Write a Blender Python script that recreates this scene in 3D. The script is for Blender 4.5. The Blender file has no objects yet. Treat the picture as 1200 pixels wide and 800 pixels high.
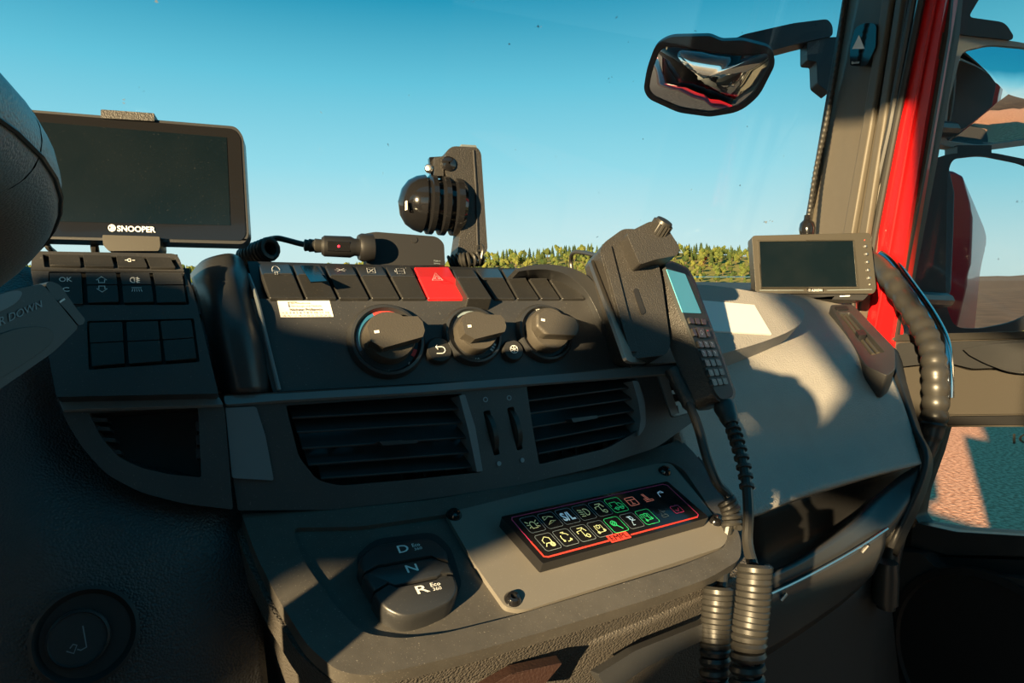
import bpy, bmesh, math, random
from mathutils import Vector, Matrix
from mathutils.geometry import tessellate_polygon
random.seed(7)
C = bpy.context.scene.collection
V3 = Vector
# ---------------------------------------------------------------- camera
CAM = V3((0, 0, 2.3))
PITCH = math.atan(75 / 800)
cd = bpy.data.cameras.new('camera'); cam = bpy.data.objects.new('camera', cd); C.objects.link(cam)
cd.sensor_width = 36; cd.lens = 24; cd.clip_start = 0.02; cd.clip_end = 3000
cam.location = CAM; cam.rotation_euler = (math.pi / 2 - PITCH, 0, 0)
bpy.context.scene.camera = cam
# ---------------------------------------------------------------- sky
w = bpy.data.worlds.new('sky'); bpy.context.scene.world = w; w.use_nodes = True
nt = w.node_tree; nt.nodes.clear()
tc = nt.nodes.new('ShaderNodeTexCoord'); sx = nt.nodes.new('ShaderNodeSeparateXYZ')
rp = nt.nodes.new('ShaderNodeValToRGB'); bg = nt.nodes.new('ShaderNodeBackground'); wo = nt.nodes.new('ShaderNodeOutputWorld')
nt.links.new(tc.outputs['Generated'], sx.inputs[0]); nt.links.new(sx.outputs['Z'], rp.inputs[0])
nt.links.new(rp.outputs[0], bg.inputs[0]); nt.links.new(bg.outputs[0], wo.inputs[0])
SKY = [(0.0, (.62, .80, .78)), (.043, (.58, .80, .81)), (.151, (.30, .69, .80)), (.262, (.13, .53, .69)), (.362, (.018, .30, .47)), (.6, (.012, .26, .44)), (1.0, (.010, .22, .38))]
el = rp.color_ramp.elements
while len(el) < len(SKY): el.new(0.5)
for e, (p, c) in zip(el, SKY): e.position = p; e.color = (*c, 1)
bg.inputs[1].default_value = 1.0
# ---------------------------------------------------------------- sun
SUN_DIR = V3((.618, 1.039, -.242)).normalized()
sl = bpy.data.lights.new('sun', 'SUN'); so = bpy.data.objects.new('sun', sl); C.objects.link(so)
so.rotation_euler = SUN_DIR.to_track_quat('-Z', 'Y').to_euler(); so.location = (-20, -25, 12)
sl.energy = 20; sl.color = (1, .71, .39); sl.angle = math.radians(.6)
vs = bpy.context.scene.view_settings
vs.view_transform = 'Standard'; vs.look = 'None'; vs.gamma = 1; vs.exposure = 0.12; vs.use_curve_mapping = False
# ---------------------------------------------------------------- maths
CX = V3((1, 0, 0)); CF = V3((0, math.cos(PITCH), -math.sin(PITCH))); CU = V3((0, math.sin(PITCH), math.cos(PITCH)))
A = math.radians(25)
VR = V3((math.cos(A), math.sin(A), 0)); VF = V3((-math.sin(A), math.cos(A), 0)); VZ = V3((0, 0, 1))
def ray(px, py): return CF + CX * ((px - 600) / 800) + CU * ((400 - py) / 800)
def at(px, py, D): return CAM + ray(px, py) * D
def cab(r, f, z): return CAM + VR * r + VF * f + VZ * z
class Plane:
    def __init__(s, o, n):
        s.o = V3(o); s.n = V3(n).normalized()
        if s.n.dot(CAM - s.o) < 0: s.n = -s.n
        s.ex = V3((0, 0, 1)).cross(s.n)
        s.ex = s.ex.normalized() if s.ex.length > 1e-3 else V3(CX)
        s.ey = s.n.cross(s.ex)
    def pt(s, px, py, h=0.0):
        o = s.o + s.n * h; r = ray(px, py)
        return CAM + r * ((o - CAM).dot(s.n) / r.dot(s.n))
    def foot(s, px, py, h=0.0): return s.pt(px, py) + s.n * h
    def D(s, px, py): return (s.pt(px, py) - CAM).dot(CF)
    def hinge(s, p, q, deg):
        a, b = s.pt(*p), s.pt(*q); ax = (b - a).normalized()
        return Plane(a, Matrix.Rotation(math.radians(deg), 3, ax) @ s.n)
def pl_rt(px, py, D, tilt=0, yaw=0):
    y = math.radians(yaw); r = V3((math.cos(A + y), math.sin(A + y), 0)); f = V3((-math.sin(A + y), math.cos(A + y), 0))
    t = math.radians(tilt); T = VZ * math.cos(t) + f * math.sin(t)
    return Plane(at(px, py, D), r.cross(T))
def pl3(a, b, c):
    a, b, c = at(*a), at(*b), at(*c)
    return Plane(a, (b - a).cross(c - a))
def rnd(pts, r, n=4):
    out = []; m = len(pts)
    for i in range(m):
        p = V3((*pts[i][:2], 0)); a = V3((*pts[i - 1][:2], 0)); b = V3((*pts[(i + 1) % m][:2], 0))
        rr = pts[i][2] if len(pts[i]) > 2 else r
        da, db = a - p, b - p
        rr = min(rr, da.length * .48, db.length * .48)
        if rr < .01: out.append((p.x, p.y)); continue
        s, e = p + da.normalized() * rr, p + db.normalized() * rr
        for k in range(n + 1):
            t = k / n; q = s * (1 - t) ** 2 + p * 2 * t * (1 - t) + e * t * t
            out.append((q.x, q.y))
    return out
def cr(p, t):
    n = len(p) - 1; x = min(max(t, 0), 1) * n; i = min(int(x), n - 1); f = x - i
    p1, p2 = p[i], p[i + 1]
    p0 = p[i - 1] if i > 0 else p1 * 2 - p2
    p3 = p[i + 2] if i + 2 <= n else p2 * 2 - p1
    return (p1 * 2 + (p2 - p0) * f + (p0 * 2 - p1 * 5 + p2 * 4 - p3) * f * f + (p1 * 3 - p0 - p2 * 3 + p3) * f ** 3) * .5
def smooth(pts, n):
    pts = [V3(p) for p in pts]; return [cr(pts, i / n) for i in range(n + 1)]
def ipx(pts, n, closed=False):   # smooth a pixel outline
    q = [V3((p[0], p[1], 0)) for p in pts]
    return [(v.x, v.y) for v in smooth(q, n)]
def ell(cx, cy, rx, ry, rot=0, n=28):
    o = []
    for k in range(n):
        a = 2 * math.pi * k / n; x, y = rx * math.cos(a), ry * math.sin(a); c, s = math.cos(rot), math.sin(rot)
        o.append((cx + x * c - y * s, cy + x * s + y * c))
    return o
# ---------------------------------------------------------------- mesh builder
class MB:
    def __init__(s): s.v = []; s.f = []; s.uv = {}
    def add(s, vs_, fs):
        b = len(s.v); s.v += [V3(p) for p in vs_]; s.f += [tuple(b + i for i in f) for f in fs]; return s
    def plate3(s, loops, vec):            # loops: list of 3-D loops (outer, holes...), front faces at loops, back at loops+vec
        flat = [p for l in loops for p in l]; n = len(flat)
        tri = tessellate_polygon(loops)
        nrm = -vec
        fs = []
        for t in tri:
            a, b, c = (flat[i] for i in t)
            if (b - a).cross(c - a).dot(nrm) < 0: t = (t[0], t[2], t[1])
            fs.append(tuple(t)); fs.append(tuple(n + i for i in reversed(t)))
        o = 0
        for li, l in enumerate(loops):
            m = len(l); ar = V3((0, 0, 0))
            for i in range(m): ar += l[i].cross(l[(i + 1) % m])
            ccw = ar.dot(nrm) > 0
            if li > 0: ccw = not ccw
            for i in range(m):
                j = (i + 1) % m
                q = (o + i, n + o + i, n + o + j, o + j) if ccw else (o + j, n + o + j, n + o + i, o + i)
                fs.append(q)
            o += m
        return s.add(flat + [p + vec for p in flat], fs)
    def plate(s, pl, outer, h0, h1, holes=()):   # pixel outlines on a plane; h0 back, h1 front height
        loops = [[pl.pt(x, y, h1) for x, y in l] for l in [outer, *holes]]
        return s.plate3(loops, pl.n * (h0 - h1))
    def tube(s, path, rad, n=10, caps=True):
        m = len(path); rs = rad if isinstance(rad, (list, tuple)) else [rad] * m
        t0 = (path[1] - path[0]).normalized(); up = V3((0, 0, 1)) if abs(t0.z) < .9 else V3((1, 0, 0))
        x = t0.cross(up).normalized(); vs_ = []; fs = []
        for i, p in enumerate(path):
            t = (path[min(i + 1, m - 1)] - path[max(i - 1, 0)]).normalized()
            x = (x - t * x.dot(t)).normalized(); y = t.cross(x)
            for k in range(n):
                a = 2 * math.pi * k / n; vs_.append(p + (x * math.cos(a) + y * math.sin(a)) * rs[i])
        for i in range(m - 1):
            for k in range(n):
                l = (k + 1) % n; fs.append((i * n + k, i * n + l, (i + 1) * n + l, (i + 1) * n + k))
        if caps: fs += [tuple(reversed(range(n))), tuple(range((m - 1) * n, m * n))]
        return s.add(vs_, fs)
    def lathe(s, o, ax, prof, n=32, caps=True):   # prof: (r, h)
        ax = V3(ax).normalized(); up = V3((0, 0, 1)) if abs(ax.z) < .9 else V3((1, 0, 0))
        x = ax.cross(up).normalized(); y = ax.cross(x); vs_ = []; fs = []
        for r, h in prof:
            for k in range(n):
                a = 2 * math.pi * k / n; vs_.append(o + ax * h + (x * math.cos(a) + y * math.sin(a)) * r)
        m = len(prof)
        for i in range(m - 1):
            for k in range(n):
                l = (k + 1) % n; fs.append((i * n + k, i * n + l, (i + 1) * n + l, (i + 1) * n + k))
        if caps: fs += [tuple(reversed(range(n))), tuple(range((m - 1) * n, m * n))]
        return s.add(vs_, fs)
    def box(s, c, ax, ay, az):                 # centre and half axes
        vs_ = [c + ax * i + ay * j + az * k for i in (-1, 1) for j in (-1, 1) for k in (-1, 1)]
        return s.add(vs_, [(0, 1, 3, 2), (4, 6, 7, 5), (0, 4, 5, 1), (2, 3, 7, 6), (0, 2, 6, 4), (1, 5, 7, 3)])
    def cbox(s, r0, r1, f0, f1, z0, z1):
        return s.box(cab((r0 + r1) / 2, (f0 + f1) / 2, (z0 + z1) / 2), VR * ((r1 - r0) / 2), VF * ((f1 - f0) / 2), VZ * ((z1 - z0) / 2))
    def grid(s, P):
        a, b = len(P), len(P[0])
        c = sum((p for r in P for p in r), V3()) / (a * b)
        n = (P[a // 2][b // 2 + 1 if b > 2 else 1] - P[a // 2][b // 2]).cross(P[min(a // 2 + 1, a - 1)][b // 2] - P[a // 2][b // 2] if a // 2 + 1 < a else P[a // 2][b // 2] - P[a // 2 - 1][b // 2])
        fl = n.dot(CAM - c) < 0
        fs = []
        for i in range(a - 1):
            for j in range(b - 1):
                q = (i * b + j, i * b + j + 1, (i + 1) * b + j + 1, (i + 1) * b + j)
                fs.append(tuple(reversed(q)) if fl else q)
        return s.add([p for r in P for p in r], fs)
    def sheet(s, rows, nu, nv):                # rows of (px, py, D)
        R = [smooth([at(*p) for p in r], nu) for r in rows]
        cols = [smooth([r[i] for r in R], nv) for i in range(nu + 1)]
        return s.grid([[cols[i][j] for i in range(nu + 1)] for j in range(nv + 1)])
    def ribbon(s, pts, wd, n):                  # flat stroke through 3-D points, normal n
        m = len(pts); 
        if m < 2: return s
        closed = (pts[0] - pts[-1]).length < 1e-6
        L = []
        for i, p in enumerate(pts):
            if closed and (i == 0 or i == m - 1): d = (pts[1] - pts[0]).normalized() + (pts[-1] - pts[-2]).normalized()
            else:
                d = V3()
                if i > 0: d += (p - pts[i - 1]).normalized()
                if i < m - 1: d += (pts[i + 1] - p).normalized()
            d = d.normalized(); sd = n.cross(d).normalized() * (wd / 2); L.append((p - sd, p + sd))
        vs_ = [q for l in L for q in l]; fs = [(2 * i, 2 * i + 2, 2 * i + 3, 2 * i + 1) for i in range(m - 1)]
        return s.add(vs_, fs)
    def build(s, name, m, parent=None, bevel=0, seg=2, solid=0, sub=0, flat=False, ang=35, clamp=True):
        if not s.v: return None
        o0 = V3()
        q = parent
        while q is not None: o0 += q.location; q = q.parent
        if parent is None: o0 = sum(s.v, V3()) / len(s.v)
        me = bpy.data.meshes.new(name); me.from_pydata([tuple(p - o0) for p in s.v], [], s.f); me.validate(); me.update()
        if m is not None: me.materials.append(MAT[m] if isinstance(m, str) else m)
        if not flat: me.polygons.foreach_set('use_smooth', [True] * len(me.polygons))
        if not flat and not bevel: me.set_sharp_from_angle(angle=math.radians(ang))
        ob = bpy.data.objects.new(name, me); C.objects.link(ob)
        if parent is None: ob.location = o0
        else: ob.parent = parent
        if solid: md = ob.modifiers.new('solid', 'SOLIDIFY'); md.thickness = solid; md.offset = -1
        if bevel:
            md = ob.modifiers.new('bevel', 'BEVEL'); md.width = bevel; md.segments = seg; md.limit_method = 'ANGLE'; md.angle_limit = math.radians(28)
            md.harden_normals = True; md.use_clamp_overlap = clamp
        if sub: md = ob.modifiers.new('sub', 'SUBSURF'); md.levels = sub; md.render_levels = sub
        return ob
def tag(o, label=None, cat=None, group=None, kind=None):
    if label: o['label'] = label
    if cat: o['category'] = cat
    if group: o['group'] = group
    if kind: o['kind'] = kind
    return o
def thing(name, label, cat, loc, group=None):
    o = bpy.data.objects.new(name, None); C.objects.link(o); o.location = loc; o.empty_display_size = .05
    return tag(o, label, cat, group)
def topx(p):
    q = p - CAM; d = q.dot(CF); return (600 + 800 * q.dot(CX) / d, 400 - 800 * q.dot(CU) / d)
class Quad:                                      # unit square on a plane from four pixel corners tl, tr, br, bl
    def __init__(s, pl, q, h=0.0004): s.p = [pl.pt(x, y, h) for x, y in q]; s.n = pl.n
    def __call__(s, u, v):                        # v up
        a, b, c, d = s.p; return (a * (1 - u) + b * u) * v + (d * (1 - u) + c * u) * (1 - v)
def text_mb(quad, body, offset=0.0, cache={}):
    cu = bpy.data.curves.new('t', 'FONT'); cu.body = body; cu.resolution_u = 3; cu.offset = offset
    ob = bpy.data.objects.new('t', cu); C.objects.link(ob)
    dg = bpy.context.evaluated_depsgraph_get(); dg.update(); me = bpy.data.meshes.new_from_object(ob.evaluated_get(dg))
    xs = [v.co.x for v in me.vertices]; ys = [v.co.y for v in me.vertices]
    x0, x1, y0, y1 = min(xs), max(xs), min(ys), max(ys)
    m = MB(); m.add([quad((v.co.x - x0) / (x1 - x0), (v.co.y - y0) / (y1 - y0)) for v in me.vertices], [tuple(p.vertices) for p in me.polygons])
    bpy.data.objects.remove(ob); bpy.data.curves.remove(cu); bpy.data.meshes.remove(me)
    return m
def arc(cx, cy, r, a0, a1, n=10, ry=None):
    ry = r if ry is None else ry
    return [(cx + r * math.cos(math.radians(a0 + (a1 - a0) * k / n)), cy + ry * math.sin(math.radians(a0 + (a1 - a0) * k / n))) for k in range(n + 1)]
def strokes(quad, lines, wd, mb=None):
    mb = mb or MB()
    for l in lines: mb.ribbon([quad(x, y) for x, y in l], wd, quad.n)
    return mb
RECT = [(0, 0), (1, 0), (1, 1), (0, 1), (0, 0)]
def rrect(x0, y0, x1, y1, r=.15):
    return arc(x1 - r, y1 - r, r, 0, 90, 4) + arc(x0 + r, y1 - r, r, 90, 180, 4) + arc(x0 + r, y0 + r, r, 180, 270, 4) + arc(x1 - r, y0 + r, r, 270, 360, 4) + [(x1, y1 - r)]
# ---------------------------------------------------------------- materials
MAT = {}
def mat(name, col, rough=.5, bump=0, scale=200, kind='noise', metal=0, spec=.5, coat=0, dust=0, emit=0, var=0):
    m = bpy.data.materials.new(name); m.use_nodes = True; n = m.node_tree; b = n.nodes['Principled BSDF']
    b.inputs['Base Color'].default_value = (*col, 1); b.inputs['Roughness'].default_value = rough
    b.inputs['Metallic'].default_value = metal; b.inputs['Specular IOR Level'].default_value = spec; b.inputs['Coat Weight'].default_value = coat
    g = n.nodes.new('ShaderNodeNewGeometry')
    if emit: b.inputs['Emission Color'].default_value = (*col, 1); b.inputs['Emission Strength'].default_value = emit
    last = None
    if var:
        t = n.nodes.new('ShaderNodeTexNoise'); t.inputs['Scale'].default_value = scale * .08 + 4; t.inputs['Detail'].default_value = 5; n.links.new(g.outputs['Position'], t.inputs['Vector'])
        mx = n.nodes.new('ShaderNodeMix'); mx.data_type = 'RGBA'; n.links.new(t.outputs['Fac'], mx.inputs[0])
        mx.inputs[6].default_value = (*[c * (1 - var) for c in col], 1); mx.inputs[7].default_value = (*[min(1, c * (1 + var)) for c in col], 1)
        last = mx.outputs[2]
    if dust:
        t = n.nodes.new('ShaderNodeTexNoise'); t.inputs['Scale'].default_value = 900; t.inputs['Detail'].default_value = 2; n.links.new(g.outputs['Position'], t.inputs['Vector'])
        t2 = n.nodes.new('ShaderNodeTexNoise'); t2.inputs['Scale'].default_value = 14; t2.inputs['Detail'].default_value = 4; n.links.new(g.outputs['Position'], t2.inputs['Vector'])
        r = n.nodes.new('ShaderNodeMapRange'); r.inputs[1].default_value = .66; r.inputs[2].default_value = .76; n.links.new(t.outputs['Fac'], r.inputs[0])
        r2 = n.nodes.new('ShaderNodeMapRange'); r2.inputs[1].default_value = .42; r2.inputs[2].default_value = .72; n.links.new(t2.outputs['Fac'], r2.inputs[0])
        ad = n.nodes.new('ShaderNodeMath'); ad.operation = 'MULTIPLY_ADD'; n.links.new(r.outputs[0], ad.inputs[0]); ad.inputs[1].default_value = dust * 2.2
        mu = n.nodes.new('ShaderNodeMath'); mu.operation = 'MULTIPLY'; n.links.new(r2.outputs[0], mu.inputs[0]); mu.inputs[1].default_value = dust * .35
        n.links.new(mu.outputs[0], ad.inputs[2]); ad.use_clamp = True
        mx = n.nodes.new('ShaderNodeMix'); mx.data_type = 'RGBA'; n.links.new(ad.outputs[0], mx.inputs[0])
        if last: n.links.new(last, mx.inputs[6])
        else: mx.inputs[6].default_value = (*col, 1)
        mx.inputs[7].default_value = (.34, .31, .27, 1); last = mx.outputs[2]
    if last: n.links.new(last, b.inputs['Base Color'])
    if bump:
        if kind == 'leather':
            t = n.nodes.new('ShaderNodeTexVoronoi'); t.inputs['Scale'].default_value = scale; t.feature = 'F1'; out = t.outputs['Distance']
            t3 = n.nodes.new('ShaderNodeTexNoise'); t3.inputs['Scale'].default_value = scale * .6; n.links.new(g.outputs['Position'], t3.inputs['Vector'])
            mm = n.nodes.new('ShaderNodeVectorMath'); mm.operation = 'MULTIPLY_ADD'; n.links.new(t3.outputs['Color'], mm.inputs[0]); mm.inputs[1].default_value = (.6 / scale,) * 3
            n.links.new(g.outputs['Position'], mm.inputs[2]); n.links.new(mm.outputs[0], t.inputs['Vector'])
            inv = True
        else:
            t = n.nodes.new('ShaderNodeTexNoise'); t.inputs['Scale'].default_value = scale; t.inputs['Detail'].default_value = 3; out = t.outputs['Fac']; inv = False
            n.links.new(g.outputs['Position'], t.inputs['Vector'])
        bp = n.nodes.new('ShaderNodeBump'); bp.inputs['Strength'].default_value = bump; bp.inputs['Distance'].default_value = .6 / scale; bp.invert = inv
        n.links.new(out, bp.inputs['Height']); n.links.new(bp.outputs[0], b.inputs['Normal'])
    MAT[name] = m; return m
def mat_glass(name, tint, refl, specks=0):
    m = bpy.data.materials.new(name); m.use_nodes = True; n = m.node_tree; n.nodes.clear()
    o = n.nodes.new('ShaderNodeOutputMaterial'); t = n.nodes.new('ShaderNodeBsdfTransparent'); t.inputs[0].default_value = (*tint, 1)
    g = n.nodes.new('ShaderNodeBsdfGlossy'); g.inputs['Roughness'].default_value = .01
    f = n.nodes.new('ShaderNodeFresnel'); f.inputs[0].default_value = refl
    mx = n.nodes.new('ShaderNodeMixShader'); n.links.new(f.outputs[0], mx.inputs[0]); n.links.new(t.outputs[0], mx.inputs[1]); n.links.new(g.outputs[0], mx.inputs[2])
    last = mx.outputs[0]
    if specks:
        ge = n.nodes.new('ShaderNodeNewGeometry'); x = n.nodes.new('ShaderNodeTexNoise'); x.inputs['Scale'].default_value = 60; x.inputs['Detail'].default_value = 3
        n.links.new(ge.outputs['Position'], x.inputs['Vector']); r = n.nodes.new('ShaderNodeMapRange'); r.inputs[1].default_value = .745; r.inputs[2].default_value = .80; r.inputs[4].default_value = specks
        n.links.new(x.outputs['Fac'], r.inputs[0]); d = n.nodes.new('ShaderNodeBsdfDiffuse'); d.inputs[0].default_value = (.16, .17, .16, 1)
        m2 = n.nodes.new('ShaderNodeMixShader'); n.links.new(r.outputs[0], m2.inputs[0]); n.links.new(last, m2.inputs[1]); n.links.new(d.outputs[0], m2.inputs[2]); last = m2.outputs[0]
    n.links.new(last, o.inputs[0]); MAT[name] = m
K = .022
mat('plastic', (.028, .028, .029), .45, .25, 1500, dust=.08)
mat('plastic_panel', (.034, .034, .035), .40, .22, 1600, dust=.13)
mat('plastic_smooth', (.026, .027, .029), .36, .08, 1500, dust=.04)
mat('knob_face', (.055, .049, .041), .5, .35, 900, dust=.05)
mat('plastic_dark', (.012, .012, .013), .5)
mat('plastic_key', (.022, .022, .022), .34, .1, 1500, dust=.07)
mat('console_top', (.062, .058, .053), .40, .2, 1500, dust=.26, var=.2)
mat('leather_black', (.028, .028, .030), .46, .7, 620, 'leather')
mat('leather_grey', (.31, .29, .265), .62, .45, 520, 'leather', var=.08)
mat('leather_console', (.062, .056, .05), .5, .9, 560, 'leather')
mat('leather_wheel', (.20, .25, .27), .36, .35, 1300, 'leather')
mat('rough_black', (.030, .028, .026), .42, 1.0, 900, dust=.06)
mat('matte_black', (.022, .026, .028), .7)
mat('rubber', (.028, .027, .025), .38)
mat('gloss_black', (.010, .010, .011), .12, coat=.4)
mat('screen_off', (.003, .007, .010), .16, dust=.02)
mat('chrome', (.62, .62, .62), .15, metal=1)
mat('steel', (.55, .53, .50), .35, metal=1)
mat('white_paint', (.75, .73, .68), .5)
mat('paper', (.72, .70, .68), .6)
mat('print_black', (.03, .03, .03), .6)
mat('white_mark', (.72, .72, .70), .5)
mat('dim_mark', (.20, .25, .27), .5)
mat('red_key', (.62, .02, .025), .33)
mat('red_car', (.58, .008, .010), .28, coat=.6)
mat('red_car_shaded', (.26, .008, .018), .35, coat=.3)  # red_car paint darkened to carry the shade on the body side
mat('red_mark', (.75, .05, .04), .5)
mat('blue_mark', (.02, .12, .22), .5)
mat('plate_grey', (.145, .135, .12), .42, .05, 1500, dust=.16)
mat('silver_trim', (.13, .15, .16), .36, .05, 1500)
mat('pillar', (.085, .074, .057), .55, .2, 900, var=.06)
mat('headliner', (.08, .085, .09), .9)
mat('cab_dark', (.03, .03, .03), .7)
mat('door_panel', (.048, .043, .036), .5, .4, 900)
mat('monitor_body', (.042, .038, .030), .40, .1, 1500)
mat('glow_yellow', (.80, .85, .42), .5, emit=.12)  # faint emission added so the printed panel symbols stay bright in shade
mat('glow_green', (.05, .85, .25), .5, emit=.15)  # printed panel symbols, faint emission added as for glow_yellow
mat('glow_white', (.55, .80, .95), .5, emit=.15)  # printed panel symbols, faint emission added as for glow_yellow
mat('print_red', (.90, .06, .04), .5)
mat('glow_pink', (.75, .05, .16), .5)  # print without glow; pink carries the shade on the red border print
mat('glow_dim', (.12, .16, .17), .5)
mat('print_orange', (.95, .25, .16), .5, emit=.2)  # printed symbols as well, lifted by added emission
mat('lcd_sky_tint', (.10, .42, .50), .55, emit=.25)  # sky reflection put in as teal colour plus a weak glow
mat('led_red', (1, .02, .05), .4, emit=2.0)
mat('mirror', (.93, .95, .96), .01, metal=1)
mat('housing', (.03, .03, .032), .45, .2, 900)
mat('housing_grey', (.36, .35, .32), .5, .2, 900)
mat_glass('windscreen_glass', (.97, .985, .985), 1.25, .9)
mat_glass('side_glass', (.93, .95, .94), 1.33, .5)
# ================================================================ planes of the place
PW = Plane(cab(0, 1.02, 0), -(VF * math.cos(.19) + VZ * math.sin(.19)))       # windscreen
PD = Plane(cab(1.12, 0, 0), -VR)                                               # passenger door inner face
def on_cab(pts3): return [cab(*p) for p in pts3]
def wall(name, m, loops, vec):
    mb = MB(); mb.plate3([on_cab(l) for l in loops], vec); return tag(mb.build(name, m), kind='structure')
# ---------------------------------------------------------------- cab shell
MB().cbox(-1.2, 1.16, -.1, 1.0, -1.06, -1.0).build('floor', 'cab_dark')['kind'] = 'structure'
wall('ceiling', 'headliner', [[(-1.2, -1.4, 1.0), (1.16, -1.4, 1.0), (1.16, .83, 1.0), (-1.2, .83, 1.0)], [(-1.0, -1.3, 1.0), (1.0, -1.3, 1.0), (1.0, .32, 1.0), (-1.0, .32, 1.0)]], VZ * .06)  # wide roof hole added out of view to let sky fill in
wall('wall_back', 'headliner', [[(-.45, -1.42, -1), (1.16, -1.42, -1), (1.16, -1.42, 1.0), (-.45, -1.42, 1.0)]], -VF * .05)
mb = MB(); mb.cbox(-1.03, 1.03, -1.33, .35, 1.065, 1.07); tag(mb.build('roof_fill_window', 'side_glass'), kind='structure')  # glass over the roof hole added for sky fill
U1 = [(.76, .275), (-.17, .272), (-.195, .21), (-.228, .196), (-.242, .225), (-.239, .240), (-.228, .250), (-.222, .272), (-.26, .275), (-.27, .268), (-.28, .261), (-.291, .258), (-.315, .259), (-.36, .260), (-.40, .253), (-.43, .262), (-.455, .266), (-.49, .266), (-.50, .30), (-.505, .335),
      (-.581, .324), (-.609, .310), (-.647, .288), (-.674, .270), (-.692, .270), (-.706, .284), (-.729, .325), (-.683, .372), (-.644, .406), (-.594, .440), (-.585, .470), (-.605, .468), (-.633, .446), (-.661, .414), (-.687, .390), (-.739, .341), (-.78, .325), (-.85, .315), (-.99, .31), (-.99, .45), (-.80, .50), (-.782, .836), (-.709, .834), (-.676, .842), (-.638, .856), (-.584, .871), (.30, .871), (.70, .45)]
U3 = [(-.570, .292), (-.60, .281), (-.638, .260), (-.624, .246), (-.61, .239), (-.583, .258)]
U4 = [(-.32, -.10), (-.32, -.01), (-.335, .03), (-.365, .07), (-.370, .102), (-.394, .109), (-.462, .119), (-.484, .135), (-.505, .147), (-.56, .165), (-.626, .181), (-.636, .225), (-.652, .225), (-.662, .196), (-.72, .185), (-.82, .165), (-.82, .14), (-.76, .12), (-.675, .101), (-.643, .099), (-.60, .05), (-.5, -.06), (-.45, -.10)]
WL = [[(-1.15, f, z) for f, z in l] for l in (U1, U3, U4)]
wall('wall_left_sun_mask', 'cab_dark', [[(-1.15, -1.02, -1.0), (-1.15, .99, -1.0), (-1.15, 1.02, 0), (-1.15, .84, 1.02), (-1.15, -1.02, 1.02)], *WL], -VR * .05)  # unseen wall; openings and finger shaped to throw sun patches on the dash
# windscreen with its frame
mb = MB(); gl = [cab(-1.13, 1.02, 0), cab(1.14, 1.02, 0), cab(1.14, .828, .98), cab(-1.13, .828, .98)]
mb.plate3([[p - PW.n * .004 for p in gl]], PW.n * -.005); w1 = tag(mb.build('window_1', 'windscreen_glass'), kind='structure')
mb = MB(); mb.plate3([[cab(-1.16, .850, .88), cab(1.15, .850, .88), cab(1.15, .828, 1.0), cab(-1.16, .828, 1.0)]], -PW.n * .03)
tag(mb.build('trim_1', 'cab_dark'), kind='structure')
# left window glass of the driver's door
mb = MB(); mb.plate3([[cab(-1.17, b, c) for b, c in ((-1.02, -.12), (.82, -.12), (.72, .42), (.36, .9), (-1.02, .9))]], -VR * .004); tag(mb.build('window_2', 'side_glass'), kind='structure')
# ---------------------------------------------------------------- A-pillar, moulded trim
PA = pl3((945, 270, 1.385), (1022, 270, 1.185), (992, 0, 1.31))
mb = MB(); mb.plate(PA, [(938, 300), (944, 268), (958, 190), (978, 75), (990, -12), (998, -120), (1075, -120), (1062, 0), (1038, 170), (1022, 272), (1005, 375), (930, 360)], -.02, 0)
ap = tag(mb.build('trim_2', 'pillar', bevel=.004), kind='structure')
def seam(name, m, pl, pts, wpx, hh, parent, n=1, bev=.002):
    l = [(x - wpx / 2, y) for x, y in pts] + [(x + wpx / 2, y) for x, y in reversed(pts)]
    mb = MB(); mb.plate(pl, l, 0, hh); return mb.build(name, m, parent, bevel=bev)
seam('ridge', 'pillar', PA, [(1052, -100), (1038, 0), (1014, 150), (992, 275), (975, 375)], 11, .012, ap, bev=.005)
seam('ridge', 'pillar', PA, [(1066, -100), (1053, 0), (1030, 150), (1010, 275), (992, 375)], 9, .012, ap, bev=.005)
seam('glass_seal', 'rubber', PA, [(1000, -120), (989, 0), (976, 80), (957, 190), (943, 272), (936, 320)], 5, .008, ap)
# ---------------------------------------------------------------- door opening in body colour
PB = Plane(cab(1.085, 0, 0), -VR)
mb = MB(); mb.plate(PB, [(1096, -100), (1083, 0), (1051, 150), (1028, 275), (1000, 420), (1040, 420), (1045, 390), (1063, 275), (1083, 150), (1108, 0), (1120, -100)], -.03, 0)
rp_ = tag(mb.build('trim_3', 'red_car'), kind='structure')
mb = MB(); mb.tube([PB.pt(x, y, .004) for x, y in [(1110, -100), (1096, 0), (1067, 150), (1046, 270), (1030, 360), (1022, 400)]], .0028, 10); mb.build('rolled_edge', 'red_car', rp_)
mb = MB(); mb.tube([PB.pt(x, y, .006) for x, y in [(1094, -100), (1080, 0), (1049, 150), (1026, 270), (1004, 400)]], .006, 10); mb.build('door_seal', 'rubber', rp_)
mb = MB(); mb.tube([PB.pt(x, y, .006) for x, y in [(1084, -100), (1070, 0), (1042, 150), (1022, 240), (1010, 300)]], .006, 8); mb.build('door_seal', 'rubber', rp_)
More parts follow.
